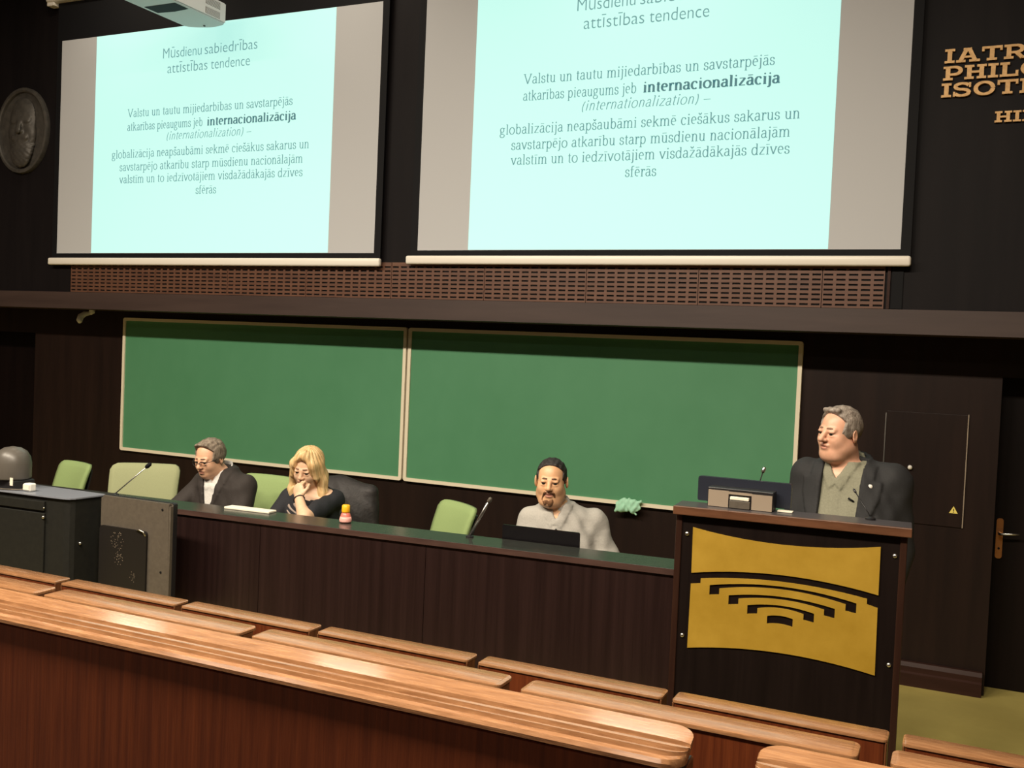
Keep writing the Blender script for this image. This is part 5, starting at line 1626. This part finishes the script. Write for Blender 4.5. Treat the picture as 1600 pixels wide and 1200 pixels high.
# ---- speaker at the lectern
def speaker():
    fg = Figure((0.57, -1.82, 0), rad(-8), 'standing speaker in a black jacket and grey-green shirt behind the lectern')
    fg.trunk([(0.80, 0, 0.02, 0.18, 0.14), (0.95, 0, -0.01, 0.205, 0.17), (1.10, 0, -0.03, 0.21, 0.185), (1.24, 0, -0.02, 0.205, 0.155), (1.37, 0, -0.0, 0.195, 0.125), (1.45, -0.01, 0.0, 0.15, 0.10), (1.50, -0.03, 0.0, 0.08, 0.075)])
    fg.set_head((0.505, -1.87, 1.632), rad(-36), rad(2), rad(3), 0.95, {'jaw': 1.15, 'fat': 0.014, 'nose': 1.1})
    A1 = (fg.loc((-0.195, 0.0, 1.42)), fg.loc((-0.225, -0.05, 1.14)), fg.loc((-0.20, -0.14, 0.90)), (0.060, 0.054, 0.036))
    A2 = (fg.loc((0.175, 0.0, 1.43)), fg.loc((0.200, 0.0, 1.14)), fg.loc((0.19, -0.08, 0.89)), (0.060, 0.056, 0.036))
    legs = [(fg.loc((0.10 * s, 0.0, 0.86)), fg.loc((0.105 * s, -0.01, 0.48)), fg.loc((0.11 * s, 0.02, 0.10)), (0.10, 0.068, 0.050)) for s in (-1, 1)]
    neck = (fg.loc((-0.03, 0.01, 1.43)), fg.hpt((0, 0.03, -0.07)), 0.070, 0.068)
    hands = [(A1[2], (0.05, -0.3, -0.9), fg.R @ np.array((1, 0, 0)), 0.35, 1), (A2[2], (0.0, -0.25, -0.9), fg.R @ np.array((-1, 0, 0)), 0.35, 1)]
    pts = [fg.hpt((0, 0, 0.13))] + [p for a in (A1, A2) for p in a[:3]] + [p for l in legs for p in l[:3]] + [fg.loc((0, -0.2, 0.0)), fg.loc((0, 0.2, 0.9))]
    fg.bounds(pts, 0.15)
    fg.build_body((A1, A2), legs, neck, M['skin4'], M['lip_pale'], hands)
    fg.eyes(M['brow_grey'])
    a, s, c = short_hair(0.024, 0.011, 0.011)
    fg.hair('hair', a, s, M['hair_silver'], cut=c, disp=tuft)
    lo, hi = fg.loc((0, 0, 1.1)) - np.array((0.45, 0.4, 0.34)), fg.loc((0, 0, 1.4)) + np.array((0.45, 0.4, 0.17))

    def shirt_post(f, x, y, z, X, Y_, Z):
        n = np.array(neck[0]) * 0.6 + np.array(neck[1]) * 0.4
        d = np.sqrt((X - n[0]) ** 2 + (Y_ - n[1]) ** 2) - 0.082 - 0.2 * np.clip(1.50 - Z, 0, 0.1)
        leaves(f, x, y, z, -0.045, 1.425, 0.5, 1.51)
        f.F = np.maximum(f.F, -np.maximum(d + 0.002, 1.47 + 0.4 * (y + 0.03) - z)).astype(np.float32)
        rim = np.maximum(np.abs(d) - 0.006, np.maximum(1.42 - Z, Z - (1.515 + 0.45 * (y + 0.02))))
        rim = np.maximum(rim, -np.maximum(np.abs(x + 0.04) - 0.012 - 0.5 * np.clip(z - 1.42, 0, 1), y))
        f.F = np.minimum(f.F, rim).astype(np.float32)
        pl = np.maximum(np.maximum(np.abs(x + 0.035) - 0.018, f.F - 0.003), np.maximum(y + 0.03, z - 1.45))
        f.F = np.minimum(f.F, pl).astype(np.float32)
    fg.garment('shirt', [], M['shirt_sage'], 0.010, post=shirt_post, lo=lo, hi=hi, wr=0.002, cuts=[lambda x, y, z: 0.82 - z], h=0.007)

    def lap(f, x, y, z, X, Y_, Z):
        vo = V_open(1.10, 1.46, 0.082, 0.088, -0.02, 0.0)(x, y, z)
        lw = 0.085 * np.clip((z - 1.12) / 0.24, 0.02, 1) * np.where(z > 1.44, 0.6, 1.0)
        band = np.maximum(np.maximum(-vo - 0.002, vo - lw), y + 0.01)
        l = np.maximum(f.F - 0.009, np.maximum(band, np.maximum(1.12 - z, z - 1.50)))
        f.F = np.minimum(np.maximum(f.F, -vo), l).astype(np.float32)
        n = np.array(neck[0]) * 0.85 + np.array(neck[1]) * 0.15
        d = np.sqrt((X - n[0]) ** 2 + (Y_ - n[1]) ** 2) - 0.106
        cl = np.maximum(np.abs(d) - 0.010, np.maximum(1.40 - Z, Z - (1.505 + 0.35 * (y + 0.02))))
        cl = np.maximum(cl, -np.maximum(np.abs(x + 0.03) - 0.075, y))
        f.F = np.minimum(f.F, cl).astype(np.float32)
        pk = np.maximum(np.abs(x - 0.135) - 0.006, np.maximum(np.abs(z - 1.27 - 0.2 * (x - 0.135)) - 0.028, y))
        f.F = np.maximum(f.F, -np.maximum(pk, -(f.F + 0.004))).astype(np.float32)
    jk = fg.garment('jacket', (A1, A2), M['jacket_black'], 0.022, post=lap, lo=lo, hi=hi, wr=0.0035, cuts=[lambda x, y, z: 0.80 - z, lambda x, y, z: z - 1.555], h=0.008)
    trousers(fg, legs)

    def surf(x, z, off):
        k = np.array(fg.keys)
        b, cy, cx_, a_ = [np.interp(z, k[:, 0], k[:, i]) for i in (4, 2, 1, 3)]
        return fg.loc((x, cy - b * (1 - min(0.98, abs((x - cx_) / a_)) ** 2.4) ** (1 / 2.4) - off, z))
    p = surf(0.108, 1.415, 0.034)
    bm = lathe(B(), [(0.010, 0), (0.010, 0.003), (0.004, 0.005)], (0, 0, 0), 14)
    bmesh.ops.transform(bm, matrix=Matrix.Translation(p) @ Matrix.Rotation(PI / 2, 4, 'X'), verts=bm.verts[:])
    obj('lapel_pin', bm, M['white'], fg.t, True)
    q = surf(0.035, 1.35, 0.018)
    obj('clip_microphone', tube(B(), [Vector(q) + Vector((-0.012, 0, 0.008)), Vector(q) + Vector((0.012, 0, -0.006))], [0.0045, 0.004], 8), M['black'], fg.t, True)


man_glasses()
woman()
man_beard()
speaker()

# ---- dark coat on the woman's chair
ch = [o for o in COL.objects if o.get('label', '').startswith('chair under the blonde')][0]
R = rotm(ch.rotation_euler.z)
f = Field(np.array(ch.location) + np.array((-0.4, -0.1, 0.5)), np.array(ch.location) + np.array((0.45, 0.6, 1.15)), 0.008)
C0 = np.array(ch.location)
for pr, k in ((ell((0.0, 0.25, 0.80), (0.26, 0.120, 0.30)), 0.03), (cap((-0.20, 0.27, 1.01), (0.21, 0.27, 1.01), 0.040, 0.045), 0.03),
              (cap((0.21, 0.27, 1.0), (0.265, 0.24, 0.70), 0.045, 0.038), 0.03), (cap((-0.21, 0.27, 1.0), (-0.25, 0.24, 0.70), 0.045, 0.038), 0.03)):
    f.add(xf(pr, R, C0), k)
f.F += f.full(lambda x, y, z: 0.005 * np.sin(30 * z + 14 * x) * np.sin(40 * x + 11 * z)).astype(np.float32)
# the coat wraps the chair back, which keeps its own room inside
f.sub(xf(ell((0, 0.245, 0.74), (0.212, 0.045, 0.27)), R, C0), 0.004)
me, V, Q = f.mesh('draped_coat', C0)
o = link_mesh('draped_coat', me, M['coat'], None, True, False)
o.location = C0
tag(o, 'black coat draped over the chair back behind the blonde woman', 'coat')

# cloth over the right board's bottom frame
f = Field((-1.25, -0.16, 0.80), (-0.85, -0.035, 1.02), 0.005)
for pr, k in ((ell((-1.045, -0.060, 0.925), (0.080, 0.022, 0.040)), 0.01), (ell((-1.085, -0.066, 0.900), (0.050, 0.020, 0.034)), 0.015), (ell((-1.005, -0.064, 0.905), (0.045, 0.018, 0.036)), 0.012),
              (cap((-1.10, -0.064, 0.895), (-1.142, -0.062, 0.868), 0.017, 0.006), 0.012), (cap((-1.02, -0.06, 0.885), (-0.99, -0.06, 0.862), 0.020, 0.008), 0.01),
              (cap((-0.99, -0.06, 0.94), (-0.955, -0.06, 0.948), 0.020, 0.010), 0.01)):
    f.add(pr, k)
f.F += f.full(lambda x, y, z: 0.0045 * np.sin(70 * x + 50 * z + 3 * np.sin(60 * x)) * np.cos(55 * z - 30 * x) + 0.002 * np.sin(160 * x - 90 * z)).astype(np.float32)
f.F = np.maximum(f.F, f.full(lambda x, y, z: y + 0.0375 + 0 * x + 0 * z)).astype(np.float32)
me, V, Q = f.mesh('cleaning_cloth', (0, 0, 0))
tag(link_mesh('cleaning_cloth', me, M['cloth_mint'], None, True), 'crumpled mint-green cloth hung on the chalkboard frame beside the bearded man', 'cloth')

# ------------------------------------------------------------------ bronze portrait medallion
md = thing('medallion', (-6.58, -0.40, 3.29), 'dark oval bronze medallion with a bearded head in relief, left of the screens', 'medallion')
bm = B()
n = 40
ov = lambda a, s: (-6.58 + 0.315 * s * math.cos(a), 3.66 + 0.372 * s * math.sin(a))
rings = []
for sc, yy in ((1.0, -0.401), (1.0, -0.425), (0.985, -0.437), (0.93, -0.440), (0.895, -0.432), (0.88, -0.412), (0.88, -0.401)):
    rings.append([bm.verts.new((ov(2 * PI * i / n, sc)[0], yy, ov(2 * PI * i / n, sc)[1])) for i in range(n)])
for p, q in zip(rings, rings[1:] + rings[:1]):
    for i in range(n):
        bm.faces.new((p[i], p[(i + 1) % n], q[(i + 1) % n], q[i]))
obj('rim', bm, M['medal'], md, auto=True)
obj('disc', xz_prism(B(), [ov(2 * PI * i / n, 0.885) for i in range(n)], -0.412, -0.4005), M['medal'], md)
f = Field((-6.90, -0.53, 3.28), (-6.26, -0.40, 4.04), 0.008)
def hd(pr):
    fn, lo, hi = xf(pr, rotm(rad(8)), (0, 0, 0))
    sc = np.array((2.2, 0.85, 2.2))
    return xf((lambda x, y, z: fn(x / 2.2, y / 0.85, z / 2.2) * 0.85, lo * sc, hi * sc), np.eye(3), (-6.585, -0.395, 3.70))



for op, pr, k in head_prims({'jaw': 0.95, 'nose': 1.2}):
    (f.add if op == '+' else f.sub)(hd(pr), k)
for pr, k in ((ell((0, -0.055, -0.105), (0.055, 0.045, 0.06)), 0.02), (cap((-0.03, -0.09, -0.05), (0.03, -0.09, -0.05), 0.011), 0.01), (ell((0, 0.03, -0.13), (0.07, 0.05, 0.05)), 0.02)):
    f.add(hd(pr), k)
f.F += f.full(lambda x, y, z: 0.0012 * np.sin(120 * x + 50 * np.sin(30 * z)) * (z < 3.58)).astype(np.float32)
f.F = np.maximum(f.F, f.full(lambda x, y, z: y + 0.4115 + 0 * x + 0 * z)).astype(np.float32)
f.F = np.maximum(f.F, f.full(lambda x, y, z: (np.sqrt(((x + 6.58) / 0.276) ** 2 + ((z - 3.66) / 0.326) ** 2) - 1) * 0.27 + 0 * y)).astype(np.float32)
me, V, Q = f.mesh('portrait_relief', (0, 0, 0))
link_mesh('portrait_relief', me, M['medal'], md, True)
